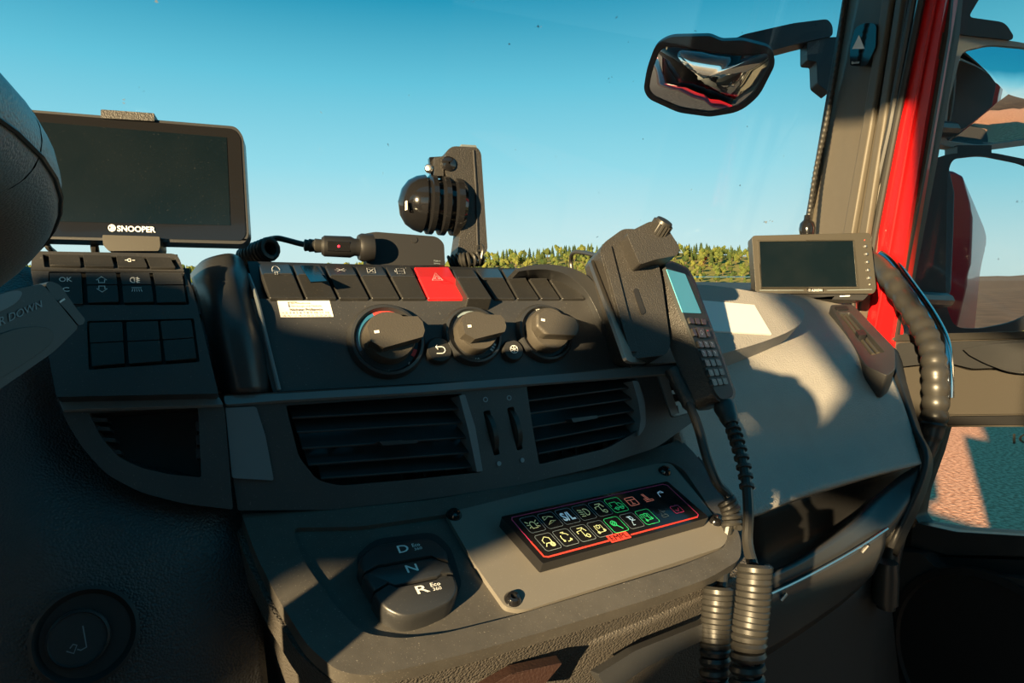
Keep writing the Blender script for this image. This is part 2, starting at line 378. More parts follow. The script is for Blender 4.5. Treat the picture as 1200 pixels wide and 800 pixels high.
# ---------------------------------------------------------------- passenger door
PDi = Plane(cab(1.10, 0, 0), -VR)
door = thing('door_1', None, None, cab(1.12, .4, -1.0)); door['kind'] = 'structure'
win = rnd([(1117, -60), (1108, 40), (1082, 190), (1056, 330), (1049, 396), (1200, 392), (1285, 390), (1285, -200), (1140, -200)], 6, 2)
low = rnd([(1100, 500), (1092, 530), (1076, 575), (1071, 604), (1078, 614), (1120, 621), (1200, 626), (1275, 631), (1275, 500), (1200, 500)], 3, 2)
mb = MB(); mb.plate(PDi, [(1118, -260), (1102, 0), (1062, 240), (1040, 380), (1036, 400), (1030, 560), (1034, 760), (1060, 1000), (1300, 1100), (1300, -260)], -.035, 0, [win, low])
mb.build('frame', 'door_panel', door, bevel=.004)
mb = MB(); mb.plate(PDi, [(x, y) for x, y in [(1112, -60), (1100, 40), (1074, 190), (1050, 330), (1042, 400), (1200, 396), (1290, 393), (1290, 386), (1200, 388), (1052, 392), (1059, 330), (1085, 190), (1111, 40), (1120, -60)]], 0, .006)
mb.build('window_seal', 'rubber', door)
mb = MB(); mb.plate(PDi, [(x, y) for x, y in [(1104, -60), (1094, 40), (1068, 190), (1044, 330), (1036, 400), (1045, 400), (1052, 330), (1077, 190), (1103, 40), (1113, -60)]], 0, .012)
mb.build('frame_trim', 'pillar', door, bevel=.003)
mb = MB(); mb.plate(PDi, [(1060, -250), (1290, -250), (1290, 393), (1045, 397)], -.024, -.020); g = mb.build('window_glass', 'side_glass', door)
mb = MB(); mb.plate(PDi, [(1080, 495), (1282, 495), (1282, 634), (1070, 618)], -.024, -.020); g = mb.build('lower_window_glass', 'side_glass', door)
mb = MB(); mb.plate(PDi, rnd([(1050, 402), (1200, 398), (1292, 394), (1292, 428), (1200, 430), (1140, 432), (1106, 424), (1052, 430)], 5, 3), 0, .022); mb.build('window_ledge', 'plastic_smooth', door, bevel=.006)
mb = MB(); mb.plate(PDi, rnd([(1108, 426), (1135, 434), (1292, 432), (1292, 484), (1110, 486)], 5, 3), 0, .010); mb.build('padded_panel', 'door_panel', door, bevel=.006)
mb = MB(); mb.plate(PDi, rnd([(1050, 432), (1084, 428), (1085, 488), (1064, 500), (1044, 470)], 4, 3), 0, .010); mb.build('padded_panel', 'door_panel', door, bevel=.006)
mb = MB(); mb.plate(PDi, ipx([(1128, 409), (1160, 403), (1220, 400), (1290, 398), (1290, 436), (1200, 438), (1160, 428), (1128, 412)], 30)[:-1], .0, .036); mb.build('pull_handle', 'plastic_smooth', door, bevel=.008)
mb = MB(); mb.plate(PDi, rnd([(1108, 488), (1210, 487), (1210, 498), (1104, 498)], 3, 2), 0, .014); mb.build('lower_window_frame', 'plastic_dark', door, bevel=.003)
mb = MB(); mb.plate(PDi, rnd([(1070, 612), (1120, 623), (1200, 628), (1230, 630), (1230, 652), (1200, 652), (1110, 650), (1066, 640)], 4, 2), 0, .020); mb.build('lower_sill', 'plastic_panel', door, bevel=.006)
mb = MB(); mb.plate(PDi, rnd([(1040, 644), (1080, 648), (1095, 664), (1130, 672), (1220, 680), (1292, 694), (1292, 1000), (1090, 1000), (1050, 800)], 6, 3), 0, .045); mb.build('door_pocket', 'cab_dark', door, bevel=.008)
mb = MB(); mb.plate(PDi, rnd([(1092, 653), (1200, 656), (1292, 660), (1292, 684), (1220, 680), (1130, 674), (1105, 668)], 4, 3), 0, .02); mb.build('armrest', 'plastic_smooth', door, bevel=.006)
c0 = PDi.pt(1160, 790, .045)
mb = MB(); mb.lathe(c0, PDi.n, [(.155, -.01), (.155, .006), (.145, .008), (.142, .002), (.10, .003), (.001, .006)], 48); mb.build('speaker_grille', 'plastic_dark', door)
Q = Quad(PDi, [(1187, 508), (1240, 507), (1240, 519), (1187, 520)], -.0195); mb = text_mb(Q, 'ICO'); mb.build('lettering', 'print_black', door)
# the body panel below / behind the passenger door
wall('wall_right', 'cab_dark', [[(1.13, -1.4, -1.0), (1.13, -.02, -1.0), (1.13, -.02, -.12), (1.13, -1.4, -.12)]], VR * .03)
wall('trim_4', 'cab_dark', [[(1.13, .86, -1.0), (1.13, 1.08, -1.0), (1.13, 1.08, -.04), (1.13, .86, -.04)]], VR * .03)
# ---------------------------------------------------------------- outside of the truck (seen in its mirrors)
body = thing('fire_engine_body', 'red outside bodywork of the truck seen in its door mirror', 'truck body', cab(0, 0, -2.2))
MB().cbox(-1.24, 1.24, -7.6, -2.6, -1.55, .75).build('equipment_box', 'red_car_shaded', body, bevel=.03)
MB().cbox(-1.22, 1.20, 1.11, 1.22, -1.5, -.05).build('front_panel', 'red_car', body, bevel=.03)
for f in (-3.0, -5.3):
    mb = MB(); mb.lathe(cab(1.0, f, -1.8), VR, [(.001, 0), (.5, 0), (.5, .22), (.3, .22), (.28, .12), (.001, .12)], 28); mb.build('road_wheel', 'rubber', body)
# ---------------------------------------------------------------- ground and hills
def ground_mat(name, a, b, sc, bump=.6, dist=.03, c=None):
    m = bpy.data.materials.new(name); m.use_nodes = True; n = m.node_tree; p = n.nodes['Principled BSDF']; p.inputs['Roughness'].default_value = .9
    p.inputs['Specular IOR Level'].default_value = .1
    g = n.nodes.new('ShaderNodeNewGeometry'); t = n.nodes.new('ShaderNodeTexNoise'); t.inputs['Scale'].default_value = sc; t.inputs['Detail'].default_value = 8; n.links.new(g.outputs['Position'], t.inputs['Vector'])
    r = n.nodes.new('ShaderNodeValToRGB'); e = r.color_ramp.elements; e[0].position = .38; e[0].color = (*a, 1); e[1].position = .62; e[1].color = (*b, 1)
    n.links.new(t.outputs['Fac'], r.inputs[0]); n.links.new(r.outputs[0], p.inputs['Base Color'])
    bp = n.nodes.new('ShaderNodeBump'); bp.inputs['Strength'].default_value = bump; bp.inputs['Distance'].default_value = dist; n.links.new(t.outputs['Fac'], bp.inputs['Height']); n.links.new(bp.outputs[0], p.inputs['Normal'])
    MAT[name] = m
ground_mat('gravel', (.46, .20, .12), (.84, .43, .28), 22, .7, .02)
ground_mat('field', (.13, .13, .03), (.24, .21, .06), .35)
ground_mat('ploughed', (.06, .035, .025), (.11, .065, .045), .6)
ground_mat('wood_floor', (.10, .10, .015), (.26, .20, .03), .06)
def crown_mat(name, a, b):
    ground_mat(name, a, b, .35, .3, .2)
crown_mat('leaf_dark', (.022, .040, .012), (.06, .075, .018)); crown_mat('leaf_light', (.05, .075, .018), (.12, .125, .028)); crown_mat('leaf_pine', (.014, .028, .014), (.038, .055, .020))
mat('bark', (.09, .06, .04), .9)
ground_mat('asphalt', (.055, .052, .050), (.11, .10, .095), 30, .5, .01)
mb = MB(); mb.grid([[V3((x, y, 0)) for x in (3.4, 8, 12.5)] for y in (420, 120, 40, 12, 0, -8, -14)]); tag(mb.build('ground', 'gravel'), kind='structure')
mb = MB(); mb.grid([[V3((x, y, 0)) for x in (-600, -60, -14, 0, 3.4)] for y in (420, 120, 40, 12, 0, -8, -14)]); tag(mb.build('road', 'asphalt'), kind='structure')
mb = MB(); mb.grid([[V3((x, y, .0)) for x in (12.5, 30, 100, 600)] for y in (420, 120, 40, 12, 0, -8, -14)]); tag(mb.build('meadow', 'field'), kind='structure')
mb = MB(); mb.grid([[V3((x, y, .02)) for x in (-3000, -300, -60, 0, 60, 300, 3000)] for y in (-10, -30, -120, -400, -1500, -3000)]); tag(mb.build('ploughed_field', 'ploughed'), kind='structure')
def hill_z(x, y):
    # far slope rising in front of the truck, highest behind the passenger end of the windscreen
    d = max(0, min(1, (y - 150) / 130)); s = d * d * (3 - 2 * d)
    a = x / max(y, 1)
    h = 3.0 + 9.5 * math.exp(-((a - .20) / .32) ** 2) + 2.0 * math.exp(-((a + .7) / .3) ** 2)
    return -.2 + s * h
mb = MB(); ys = [60, 100, 140, 160, 180, 200, 220, 240, 260, 290, 340]
mb.grid([[V3((a * y, y, hill_z(a * y, y) + .25)) for a in [i * .08 for i in range(-16, 20)]] for y in ys]); tag(mb.build('hill', 'field'), kind='structure')
# ================================================================ dashboard carcass
PL = pl_rt(150, 380, .45, 22)                 # driver-side switch module face
PE = pl_rt(180, 520, .452, 16)                 # pocket below it
PC = pl_rt(500, 400, .56, 24)                 # climate panel face
PV = pl_rt(500, 520, .535, 14)                 # vent panel face
PG = pl_rt(560, 650, .49, 62)                 # console top
PK = PC.hinge((300, 349), (700, 351), -30)
if PK.n.z < PC.n.z: PK = PC.hinge((300, 349), (700, 351), 30)
dash = thing('dashboard', 'black textured dashboard body below the windscreen that carries the switch panels', 'dashboard', cab(0, .9, -1.0))
# leather lower dash at the driver's side
mb = MB(); mb.sheet([[(-160, 300, .55), (-40, 306, .55), (12, 308, .55), (36, 313, .55), (120, 330, .56), (240, 340, .60), (330, 345, .66)],
    [(-160, 380, .47), (-40, 385, .47), (20, 390, .475), (50, 395, .49), (130, 400, .51), (240, 410, .54), (330, 410, .60)],
    [(-160, 480, .43), (-40, 485, .44), (30, 490, .45), (80, 495, .468), (150, 505, .49), (240, 510, .52), (318, 520, .56)],
    [(-160, 600, .40), (-40, 600, .41), (40, 602, .42), (100, 604, .435), (170, 606, .45), (240, 608, .47), (300, 610, .50)],
    [(-160, 700, .385), (-40, 700, .395), (40, 702, .405), (100, 704, .415), (170, 706, .43), (240, 708, .45), (305, 710, .475)],
    [(-160, 830, .38), (-40, 830, .385), (40, 832, .395), (100, 834, .405), (170, 836, .42), (250, 838, .44), (318, 840, .47)],
    [(-160, 1000, .38), (-40, 1000, .385), (40, 1002, .395), (100, 1004, .405), (170, 1006, .42), (250, 1008, .44), (330, 1010, .47)]], 36, 40)
mb.build('driver_side_padding', 'leather_black', dash, solid=.01)
# shelf between switches and windscreen
mb = MB(); mb.plate3([[cab(-1.13, .74, -.03), cab(-1.13, 1.0, -.01), cab(1.02, 1.0, -.01), cab(1.0, .90, -.03), cab(.45, .72, -.004), cab(.2, .66, -.004), cab(-.45, .62, -.01), cab(-.62, .6, -.02)]], VZ * -.03)
mb.build('top_shelf', 'plastic_dark', dash, bevel=.004)
mb = MB(); mb.plate3([[cab(-.30, .60, -.03), cab(.30, .64, -.03), cab(.40, .70, -.6), cab(-.30, .66, -.6)]], VF * .05)
mb.build('bulkhead', 'plastic_dark', dash)
# ---------------------------------------------------------------- driver switch module
sw = thing('driver_switch_panel', 'black switch panel with OK key and blank keys behind the steering stalk', 'switch panel', PL.pt(150, 466, -.03))
def bar_keys(pl, rows_, parent, mk='plastic_key', name='key', h=.0022, bev=.0007):
    out = []
    for q in rows_:
        mb = MB(); mb.plate(pl, rnd(q, 1.2, 2), -.006, h); out.append(mb.build(name, mk, parent, bevel=bev))
    return out
PLt = PL.hinge((40, 317), (215, 318), -22)
if PLt.n.z < PL.n.z: PLt = PL.hinge((40, 317), (215, 318), 22)
u1 = [(57, 318), (215, 320), (222, 357), (57, 357)]; u2 = [(102, 376), (227, 373), (234, 424), (104, 433)]
mb = MB(); mb.plate(PL, rnd([(36, 317, 1), (216, 319, 1), (226, 340), (240, 395), (256, 461, 2), (66, 465, 2), (54, 400), (42, 345)], 4, 3), -.03, 0, [rnd(u1, 2, 2), rnd(u2, 2, 2)])
mb.build('face', 'plastic_panel', sw, bevel=.0015)
u0 = [(50, 298), (205, 302), (209, 314), (52, 313)]
mb = MB(); mb.plate(PLt, rnd([(38, 294, 6), (208, 297, 8), (216, 318, 1), (36, 316, 1)], 4, 4), -.02, 0, [rnd(u0, 1, 2)]); mb.build('upper_face', 'plastic_panel', sw, bevel=.0012)
for pl, q in ((PL, [(50, 312), (222, 314), (228, 364), (50, 364)]), (PL, [(95, 370), (232, 368), (240, 430), (96, 440)])):
    mb = MB(); mb.plate(pl, q, -.012, -.006); mb.build('key_well', 'plastic_dark', sw)
mb = MB(); mb.plate(PLt, [(46, 296), (208, 298), (212, 316), (48, 316)], -.012, -.005); mb.build('key_well', 'plastic_dark', sw)
bar_keys(PLt, [[(57, 298), (93, 298.5), (95, 311.5), (58, 310.5)], [(97, 298.5), (130, 299), (134, 312), (99, 311.5)], [(136, 299.5), (168, 300.5), (173, 312.8), (138, 312)], [(171, 301), (199, 301.5), (206, 313.5), (176, 313)]], sw)
kk = [[(58, 319.5), (95, 319.5), (97, 356), (58, 356)]]
for x0, x1, x2, x3 in ((100, 136, 139, 103), (140.5, 175, 180, 145), (179, 213, 218, 184)):
    ym = 333.5
    kk += [[(x0, 319.5), (x1, 319.5), ((x1 + x2) / 2, 333), ((x0 + x3) / 2 + .3, 333.3)], [((x0 + x3) / 2 + .3, 334.3), ((x1 + x2) / 2, 334), (x2, 353.5), (x3, 354.5)]]
for a, b, c, d in (((104, 378), (143, 377), (146, 425.5), (108, 429)), ((148, 377), (185, 376), (189.5, 423), (151, 426)), ((188, 376), (224, 374.5), (230, 419.5), (194, 423))):
    mid = lambda p, q, t: (p[0] + (q[0] - p[0]) * t, p[1] + (q[1] - p[1]) * t)
    e, f_ = mid(a, d, .46), mid(b, c, .46); e2, f2 = mid(a, d, .48), mid(b, c, .48)
    kk += [[a, b, f_, e], [e2, f2, c, d]]
keys = bar_keys(PL, kk, sw)
def put_text(pl, q, s, m, parent, off=0.0, h=.0028, name='lettering'):
    return text_mb(Quad(pl, q, h), s, off).build(name, m, parent, flat=True)
def put_strokes(pl, q, lines, wd, m, parent, h=.0028, name='symbol'):
    return strokes(Quad(pl, q, h), lines, wd).build(name, m, parent, flat=True)
put_text(PL, [(69, 324.5), (84.5, 324.5), (84.8, 330), (69.3, 330)], 'OK', 'white_mark', sw, .01)
put_text(PL, [(73, 336.5), (81, 336.5), (81.5, 341.5), (73.2, 341.5)], 'C', 'white_mark', sw, .01)
hs = [(.0, .45), (.5, 1), (1, .45), (.78, .45), (.78, 0), (.22, 0), (.22, .45), (0, .45)]
put_strokes(PL, [(112.5, 324), (125, 324), (125.3, 331), (113, 331)], [hs], .0005, 'white_mark', sw)
put_strokes(PL, [(113, 335), (125.5, 335), (126, 342), (113.5, 342)], [[(x, 1 - y) for x, y in hs]], .0005, 'white_mark', sw)
lamp = arc(.3, .5, .28, 90, 270, 6, .5) + [(.42, 0), (.42, 1), (.3, 1)]
put_strokes(PL, [(152, 325), (164, 325), (164.5, 331), (152.7, 331)], [lamp, [(.55, .9), (.95, .75)], [(.55, .55), (.95, .4)], [(.55, .2), (.95, .05)], [(.75, 1.1), (.72, -.1)]], .0005, 'white_mark', sw)
put_strokes(PL, [(154, 336.5), (166, 336.5), (166.5, 341.5), (154.7, 341.5)], [[(0, .9), (1, .9)], [(.1, .6), (0, 0)], [(.3, .6), (.25, 0)], [(.5, .6), (.5, 0)], [(.7, .6), (.75, 0)], [(.9, .6), (1, 0)]], .0004, 'white_mark', sw)
put_strokes(PLt, [(149, 303), (158, 303.2), (158.5, 306.5), (149.3, 306.3)], [lamp, [(-.3, .5), (0, .5)], [(.6, .5), (1, .5)]], .0006, 'white_mark', sw)
# pocket below the switch module
mb = MB(); out = rnd([(66, 467, 2), (256, 462, 2), (263, 480, 1), (273, 597, 3), (215, 590), (165, 577), (125, 556), (96, 524), (77, 492)], 14, 4)
hole = rnd([(104, 484, 3), (232, 477, 3), (236, 559, 3), (200, 556), (165, 548), (138, 535), (118, 512)], 8, 4)
mb.plate(PE, out, -.035, 0, [hole]); po = thing('storage_pocket', 'small black open storage pocket left of the wide air vent', 'storage pocket', PE.pt(180, 590, -.05))
mb.build('face', 'plastic_panel', po, bevel=.003, seg=3)
mb = MB(); mb.plate(PE, [(90, 470), (262, 466), (268, 590), (180, 578), (100, 530)], -.040, -.036); mb.build('back', 'plastic_dark', po)
for (a, b) in (((106, 489), (124, 492)), ((111, 499), (128, 503)), ((117, 512), (134, 516)), ((124, 526), (140, 530))):
    mb = MB(); mb.plate(PE, rnd([a, (b[0], b[1] - 3), (b[0] + 2, b[1] + 2), (a[0] + 1, a[1] + 5)], 1, 2), -.034, -.004); mb.build('rib', 'plastic_smooth', po, bevel=.001)
for y in (494, 510, 526): 
    mb = MB(); mb.plate(PE, rnd([(229, y), (234.5, y), (235, y + 11), (230.5, y + 11)], 1, 2), -.034, -.003); mb.build('rib', 'plastic_smooth', po, bevel=.001)
PEt = PE.hinge((69, 469), (257, 465), 30)
if PEt.n.z < PE.n.z: PEt = PE.hinge((69, 469), (257, 465), -30)
mb = MB(); mb.plate(PEt, rnd([(69, 469), (257, 465), (262, 474), (74, 480)], 2, 2), -.003, .0); mb.build('top_ledge', 'silver_trim', po, bevel=.0008)
# recess with seat-ventilation button low on the padding
rc = pl3((40, 700, .402), (140, 700, .420), (90, 800, .402))
mb = MB(); cc = rc.pt(100, 745, .004); mb.lathe(cc, rc.n, [(.028, -.004), (.0285, 0), (.0265, .0006), (.0235, -.003), (.001, -.0035)], 48, False); 
bt = thing('round_button', 'round black button low on the padded dash at the driver side', 'button', cc); mb.build('bezel', 'plastic_dark', bt)
b0 = rc.pt(92, 748, .003); mb = MB(); mb.lathe(b0, rc.n, [(.0165, -.004), (.0165, .002), (.0152, .0035), (.0145, .002), (.001, .002)], 40); mb.build('cap', 'plastic_smooth', bt)
Q = Quad(rc, [(76, 736), (104, 732), (106, 764), (78, 766)], .0058); strokes(Q, [[(0, .1), (.3, 0), (.45, .3), (.3, .35), (.15, .2)], [(.75, 1), (.85, .2), (.6, .1), (.45, .15)]], .0007).build('symbol', 'dim_mark', bt, flat=True)
# ---------------------------------------------------------------- rounded column between the modules
cl = thing('instrument_cowl_column', 'rounded glossy black column between driver switches and climate panel', 'dash trim', at(270, 455, .5))
mb = MB(); mb.sheet([[(222, 322, .56), (236, 306, .545), (254, 299, .545), (272, 297, .553), (284, 304, .575), (290, 318, .60)],
     [(226, 332, .525), (242, 324, .508), (260, 320, .508), (277, 320, .517), (290, 324, .535), (298, 336, .56)],
     [(236, 370, .505), (252, 368, .488), (270, 368, .488), (288, 369, .496), (302, 371, .515), (309, 374, .54)],
     [(248, 415, .50), (262, 414, .482), (280, 414, .483), (298, 414, .490), (312, 415, .508), (318, 416, .535)],
     [(260, 461, .50), (272, 461, .482), (290, 460, .483), (306, 459, .490), (321, 458, .508), (328, 457, .535)]], 24, 24)
mb.build('cowl', 'plastic_smooth', cl, solid=.006)
# ---------------------------------------------------------------- climate panel
cp = thing('climate_panel', 'black climate control panel with three rotary knobs', 'control panel', PC.pt(520, 458, -.02))
face = rnd([(290, 350, 1), (692, 350, 1), (712, 385), (738, 431, 2), (640, 440), (500, 449), (320, 459, 2), (312, 430)], 3, 3)
mb = MB(); mb.plate(PC, face, -.03, 0); mb.build('face', 'plastic_panel', cp, bevel=.0015)
mb = MB(); mb.tube(smooth([at(291, 322, .545), PC.pt(301, 350, .004), PC.pt(313, 400, .004), PC.pt(327, 457, .004)], 16), .0016, 8); mb.build('edge_strip', 'silver_trim', cp)
# sticker
st = MB(); st.plate(PC, [(325, 352.5), (386, 352), (391, 371), (329, 371.5)], 0, .0004); sk = st.build('inspection_sticker', 'white_paint', None)
tag(sk, 'white inspection sticker above left of the first rotary knob', 'sticker')
def sq(x0, y0, x1, y1, sk_=0): # skewed sub-quad of the sticker
    f = lambda x, y: (325 + (x * (386 - 325)) * (1 - y) + y * (4 + x * 62), 352.5 + y * 19 - x * .5)
    return [f(x0, y0), f(x1, y0), f(x1, y1), f(x0, y1)]
put_strokes(PC, sq(.20, .08, .9, .40), [[(0, 0), (0, 1), (.22, 1)]], .0006, 'print_black', sk, .0009)
put_text(PC, sq(.24, .10, .62, .22), 'Jan Westbrock', 'print_black', sk, 0, .0009)
put_text(PC, sq(.24, .28, .82, .40), 'Fahrzeuge und Technik', 'print_black', sk, 0, .0009)
put_text(PC, sq(.20, .46, .82, .62), 'N\u00e4chster Pr\u00fcftermin', 'print_black', sk, .015, .0009)
put_text(PC, sq(.05, .68, .93, .79), '\u2022 2 3 4 5 6 7 8 9 10 11 12', 'print_black', sk, 0, .0009)
put_text(PC, sq(.05, .86, .95, .96), '15 16 \u2022 17 18 19 20 21 22 23 24 25', 'print_black', sk, 0, .0009)
# knobs
def disc(pl, cx, cy, r0, h0, h1): 
    mb = MB(); return mb
def knob(cx, cy, rr, kr, hx, hy, hw, deg):
    c = PC.pt(cx, cy); b = MB()
    ring = b; ring.lathe(c, PC.n, [(rr, -.004), (rr, .002), (rr * .93, .006), (rr * .86, .0065), (rr * .80, .003), (rr * .60, .003)], 56, False)
    r_ = ring.build('knob_ring', 'plastic_smooth', cp)
    k = MB(); k.lathe(c, PC.n, [(kr, .001), (kr, .013), (kr * .94, .0155), (.0005, .0155)], 44, False); kn = k.build('knob', 'knob_face', cp)
    ax = PC.ex * math.cos(math.radians(deg)) + PC.ey * math.sin(math.radians(deg)); ay = PC.n.cross(ax)
    g = MB()
    prof = [(-kr * .98, kr * .30), (-kr * .55, kr * .62), (kr * .4, kr * .50), (kr * 1.02, kr * .42), (kr * 1.16, kr * .18)]
    lo = [c + ax * x + ay * y + PC.n * .027 for x, y in prof] + [c + ax * x - ay * y + PC.n * .027 for x, y in reversed(prof)]
    g.plate3([lo], PC.n * -.013); g.build('grip', 'knob_face', kn, bevel=.0045, seg=3)
    m = MB(); e = ax * (kr * .19); m.ribbon([c - ax * kr * .78 + ax * .0 + PC.n * .0274 + ay * kr * .02, c - ax * kr * .78 + e + PC.n * .0274 + ay * kr * .02], .0022, PC.n); m.build('pointer_mark', 'white_mark', kn, flat=True)
    return r_, c
def ring_arc(c, r, a0, a1, wd, m, parent, h=.0036, n=22):
    mb = MB(); P = [c + (PC.ex * math.cos(math.radians(a0 + (a1 - a0) * k / n)) + PC.ey * math.sin(math.radians(a0 + (a1 - a0) * k / n))) * r + PC.n * h for k in range(n + 1)]
    mb.ribbon(P, wd, PC.n); return mb.build('scale_arc', m, parent, flat=True)
r1, c1 = knob(453, 400, .0315, .0205, 0, 0, 0, 6)
ring_arc(c1, .0235, 30, 112, .0026, 'red_mark', r1); ring_arc(c1, .0235, 112, 200, .0026, 'blue_mark', r1); ring_arc(c1, .0235, -38, -22, .003, 'red_mark', r1)
r2, c2 = knob(553, 394, .0265, .0175, 0, 0, 0, 4)
ring_arc(c2, .0205, 45, 125, .0024, 'dim_mark', r2); ring_arc(c2, .0205, 40, 75, .0024, 'white_mark', r2)
for a in (-30, -38, -46): ring_arc(c2, .0205, a, a + 5, .0036, 'white_mark', r2)
r3, c3 = knob(637, 391, .0275, .0195, 0, 0, 0, -12)
def tiny(c, r, a, lines, parent, s=.0035, m='white_mark'):
    o = c + (PC.ex * math.cos(math.radians(a)) + PC.ey * math.sin(math.radians(a))) * r + PC.n * .0038
    mb = MB()
    for l in lines: mb.ribbon([o + PC.ex * (x - .5) * s + PC.ey * (y - .5) * s for x, y in l], .0006, PC.n)
    mb.build('symbol', m, parent, flat=True)
fan = [arc(.5, .5, .5, a, a + 60, 3) + [(.5, .5)] for a in (0, 120, 240)]
seat_ = [[(.2, 1), (.4, .4), (.9, .3)], [(0, .6), (.2, .1), (.8, 0)], arc(.6, .8, .2, 0, 360, 6)]
wave = [[(0, .2), (.3, .8), (.6, .2), (1, .8)], [(0, 0), (1, 0)]]
tiny(c1, .0265, 262, wave, r1); tiny(c1, .0265, 308, fan, r1); tiny(c2, .022, 270, fan, r2); tiny(c3, .0215, 97, seat_, r3, .0045); tiny(c3, .0215, -35, fan, r3, .0045)
for cx, cy, rr, sy in ((513, 412, .0115, [[(0, 0), (.7, 0)] + arc(.7, .4, .4, -90, 90, 5, .4) + [(0, .8)], [(.25, 1.1), (0, .8), (.25, .5)]]),
                       (599, 412, .0100, [[(.5, 0), (.5, 1)], [(0, .25), (1, .75)], [(0, .75), (1, .25)], arc(.5, .5, .5, 0, 360, 10)])):
    c = PC.pt(cx, cy); mb = MB(); mb.lathe(c, PC.n, [(rr, -.002), (rr, .003), (rr * .86, .0055), (.0005, .006)], 32, False); b = mb.build('button', 'plastic_key', cp)
    mb = MB()
    for l in sy: mb.ribbon([c + PC.ex * (x - .5) * .007 + PC.ey * (y - .5) * .007 + PC.n * .0066 for x, y in l], .0007, PC.n)
    mb.build('symbol', 'white_mark', b, flat=True)
# ---------------------------------------------------------------- row of rocker keys above
kr_ = thing('switch_row', 'row of black rocker keys with a red hazard key above the climate knobs', 'switch row', PC.pt(480, 350, -.02))
TB = [(302, 338.5, 316, 356), (342, 375, 359, 395), (380, 412, 398, 433), (416, 447, 436, 469), (451, 481, 471.5, 500), (484.5, 526, 502, 547), (529, 554, 548.5, 577), (557, 583.5, 579.5, 604.5), (587, 608.5, 607, 632.5), (611.5, 633, 635, 657), (636, 660, 659.5, 686)]
PK2 = None
def kp(x, y, h=0.0): # key-face point: front plane PK below the crease, tilted further back above it
    return PK.pt(x, y, h)
for i, (a, b, c, d) in enumerate(TB):
    x = (c - 300) / 400
    yt, yc, yb = 307.5 + x * 8, 321 + x * 7.5, 348.8 + x * 1.0
    if i == 6: yt += 2
    t = (yc - yt) / (yb - yt)
    ea, eb = a + (c - a) * t, b + (d - b) * t
    hz = .006 if i == 6 else 0
    prof = [(yt, 0, 1), (yc, t, 0), (yb, 1, 0)]
    top = [PK.pt(a, yt, -.014), PK.pt(b, yt, -.014)]
    m_ = [PK.pt(ea, yc, .0045 + hz), PK.pt(eb, yc, .0045 + hz)]; lo = [PK.pt(c, yb, .002 + hz), PK.pt(d, yb, .002 + hz)]
    # keep each row on its own pixel line while giving it real relief
    def onray(px, py, q): return q
    V = [*top, *m_, *lo, *[p - PK.n * .012 for p in top], *[p - PK.n * .02 for p in m_], *[p - PK.n * .016 for p in lo]]
    mb = MB(); mb.add(V, [(0, 2, 3, 1), (2, 4, 5, 3), (6, 7, 9, 8), (8, 9, 11, 10), (0, 1, 7, 6), (4, 10, 11, 5), (0, 6, 8, 2), (2, 8, 10, 4), (1, 3, 9, 7), (3, 5, 11, 9)])
    k = mb.build('hazard_key' if i == 5 else 'rocker_key', 'red_key' if i == 5 else 'plastic_key', kr_, bevel=.0012)
    if i == 5: k['label'] = 'red hazard key with a white triangle'
    if i != 5:
        rb = MB(); rb.tube([m_[0] * .93 + m_[1] * .07 + PK.n * .0002, m_[0] * .07 + m_[1] * .93 + PK.n * .0002], .0009, 6); rb.build('ridge', 'plastic_smooth', k)
    cxk = (a + b) / 2 * .55 + (ea + eb) / 2 * .45
    yy = yt * .5 + yc * .5
    PT = Plane(m_[0], (m_[1] - m_[0]).cross(top[0] - m_[0]))
    s = None
    bx = [(0, 0), (1, 0), (1, 1), (0, 1), (0, 0)]
    if i == 0: s = [arc(.5, .2, .5, 0, 180, 8, .8) + [(1, -.1), (0, -.1), (0, .2)], [(.3, -.1), (.3, -.6)], [(.6, -.1), (.6, -.6)]]
    if i == 2: s = [[(0, .2), (1, .8)], [(0, .8), (1, .2)], [(-.3, .5), (1.3, .5)]]
    if i == 3: s = [bx, [(.2, .2), (.8, .8)], [(.2, .8), (.8, .2)]]
    if i == 4: s = [bx, [(-.2, .3), (-.2, .7)], [(.2, .5), (.8, .5)]]
    if s: put_strokes(PT, [(cxk - 5, yy - 3), (cxk + 4, yy - 3), (cxk + 5.5, yy + 3), (cxk - 3.5, yy + 3)], s, .0006, 'white_mark', k, .0006)
    if i == 5:
        q = [(cxk - 4, yy + 1.5), (cxk + 9, yy + 1.5), (cxk + 12, yy + 10), (cxk - 3, yy + 10)]
        PF = Plane(m_[0], (lo[0] - m_[0]).cross(m_[1] - m_[0]))
        put_strokes(PT, q, [[(.1, 0), (.45, 1), (.9, 0), (.1, 0)], [(.3, .15), (.46, .62), (.68, .15), (.3, .15)]], .0009, 'white_mark', k, .0008)
    if i == 1:
        mb = MB(); mb.plate(PT, [(352, 311), (369, 311), (383, 329), (364, 330)], 0, .001); mb.build('display_window', 'screen_off', k)
mb = MB(); V = [PK.pt(290, 306, -.012), PK.pt(668, 316, -.012), PK.pt(694, 351, -.006), PK.pt(300, 350, -.006)]; mb.plate3([V], PK.n * -.012); mb.build('key_frame', 'plastic_dark', kr_)
# moulded arch closing the row at the passenger end
PH = Plane(PC.pt(690, 380, .0), PC.n)
arch = ipx([(604, 315), (622, 310.5), (645, 309.5), (670, 314), (692, 326), (708, 350), (724, 380), (741, 407), (756, 426)], 26) + ipx([(740, 430), (724, 408), (708, 382), (696, 357), (684, 338), (664, 322), (643, 316), (622, 316), (608, 318)], 26)
mb = MB(); mb.plate(PH, arch, -.06, .008); tag(mb.build('end_arch', 'plastic_smooth', dash, bevel=.003, seg=3))
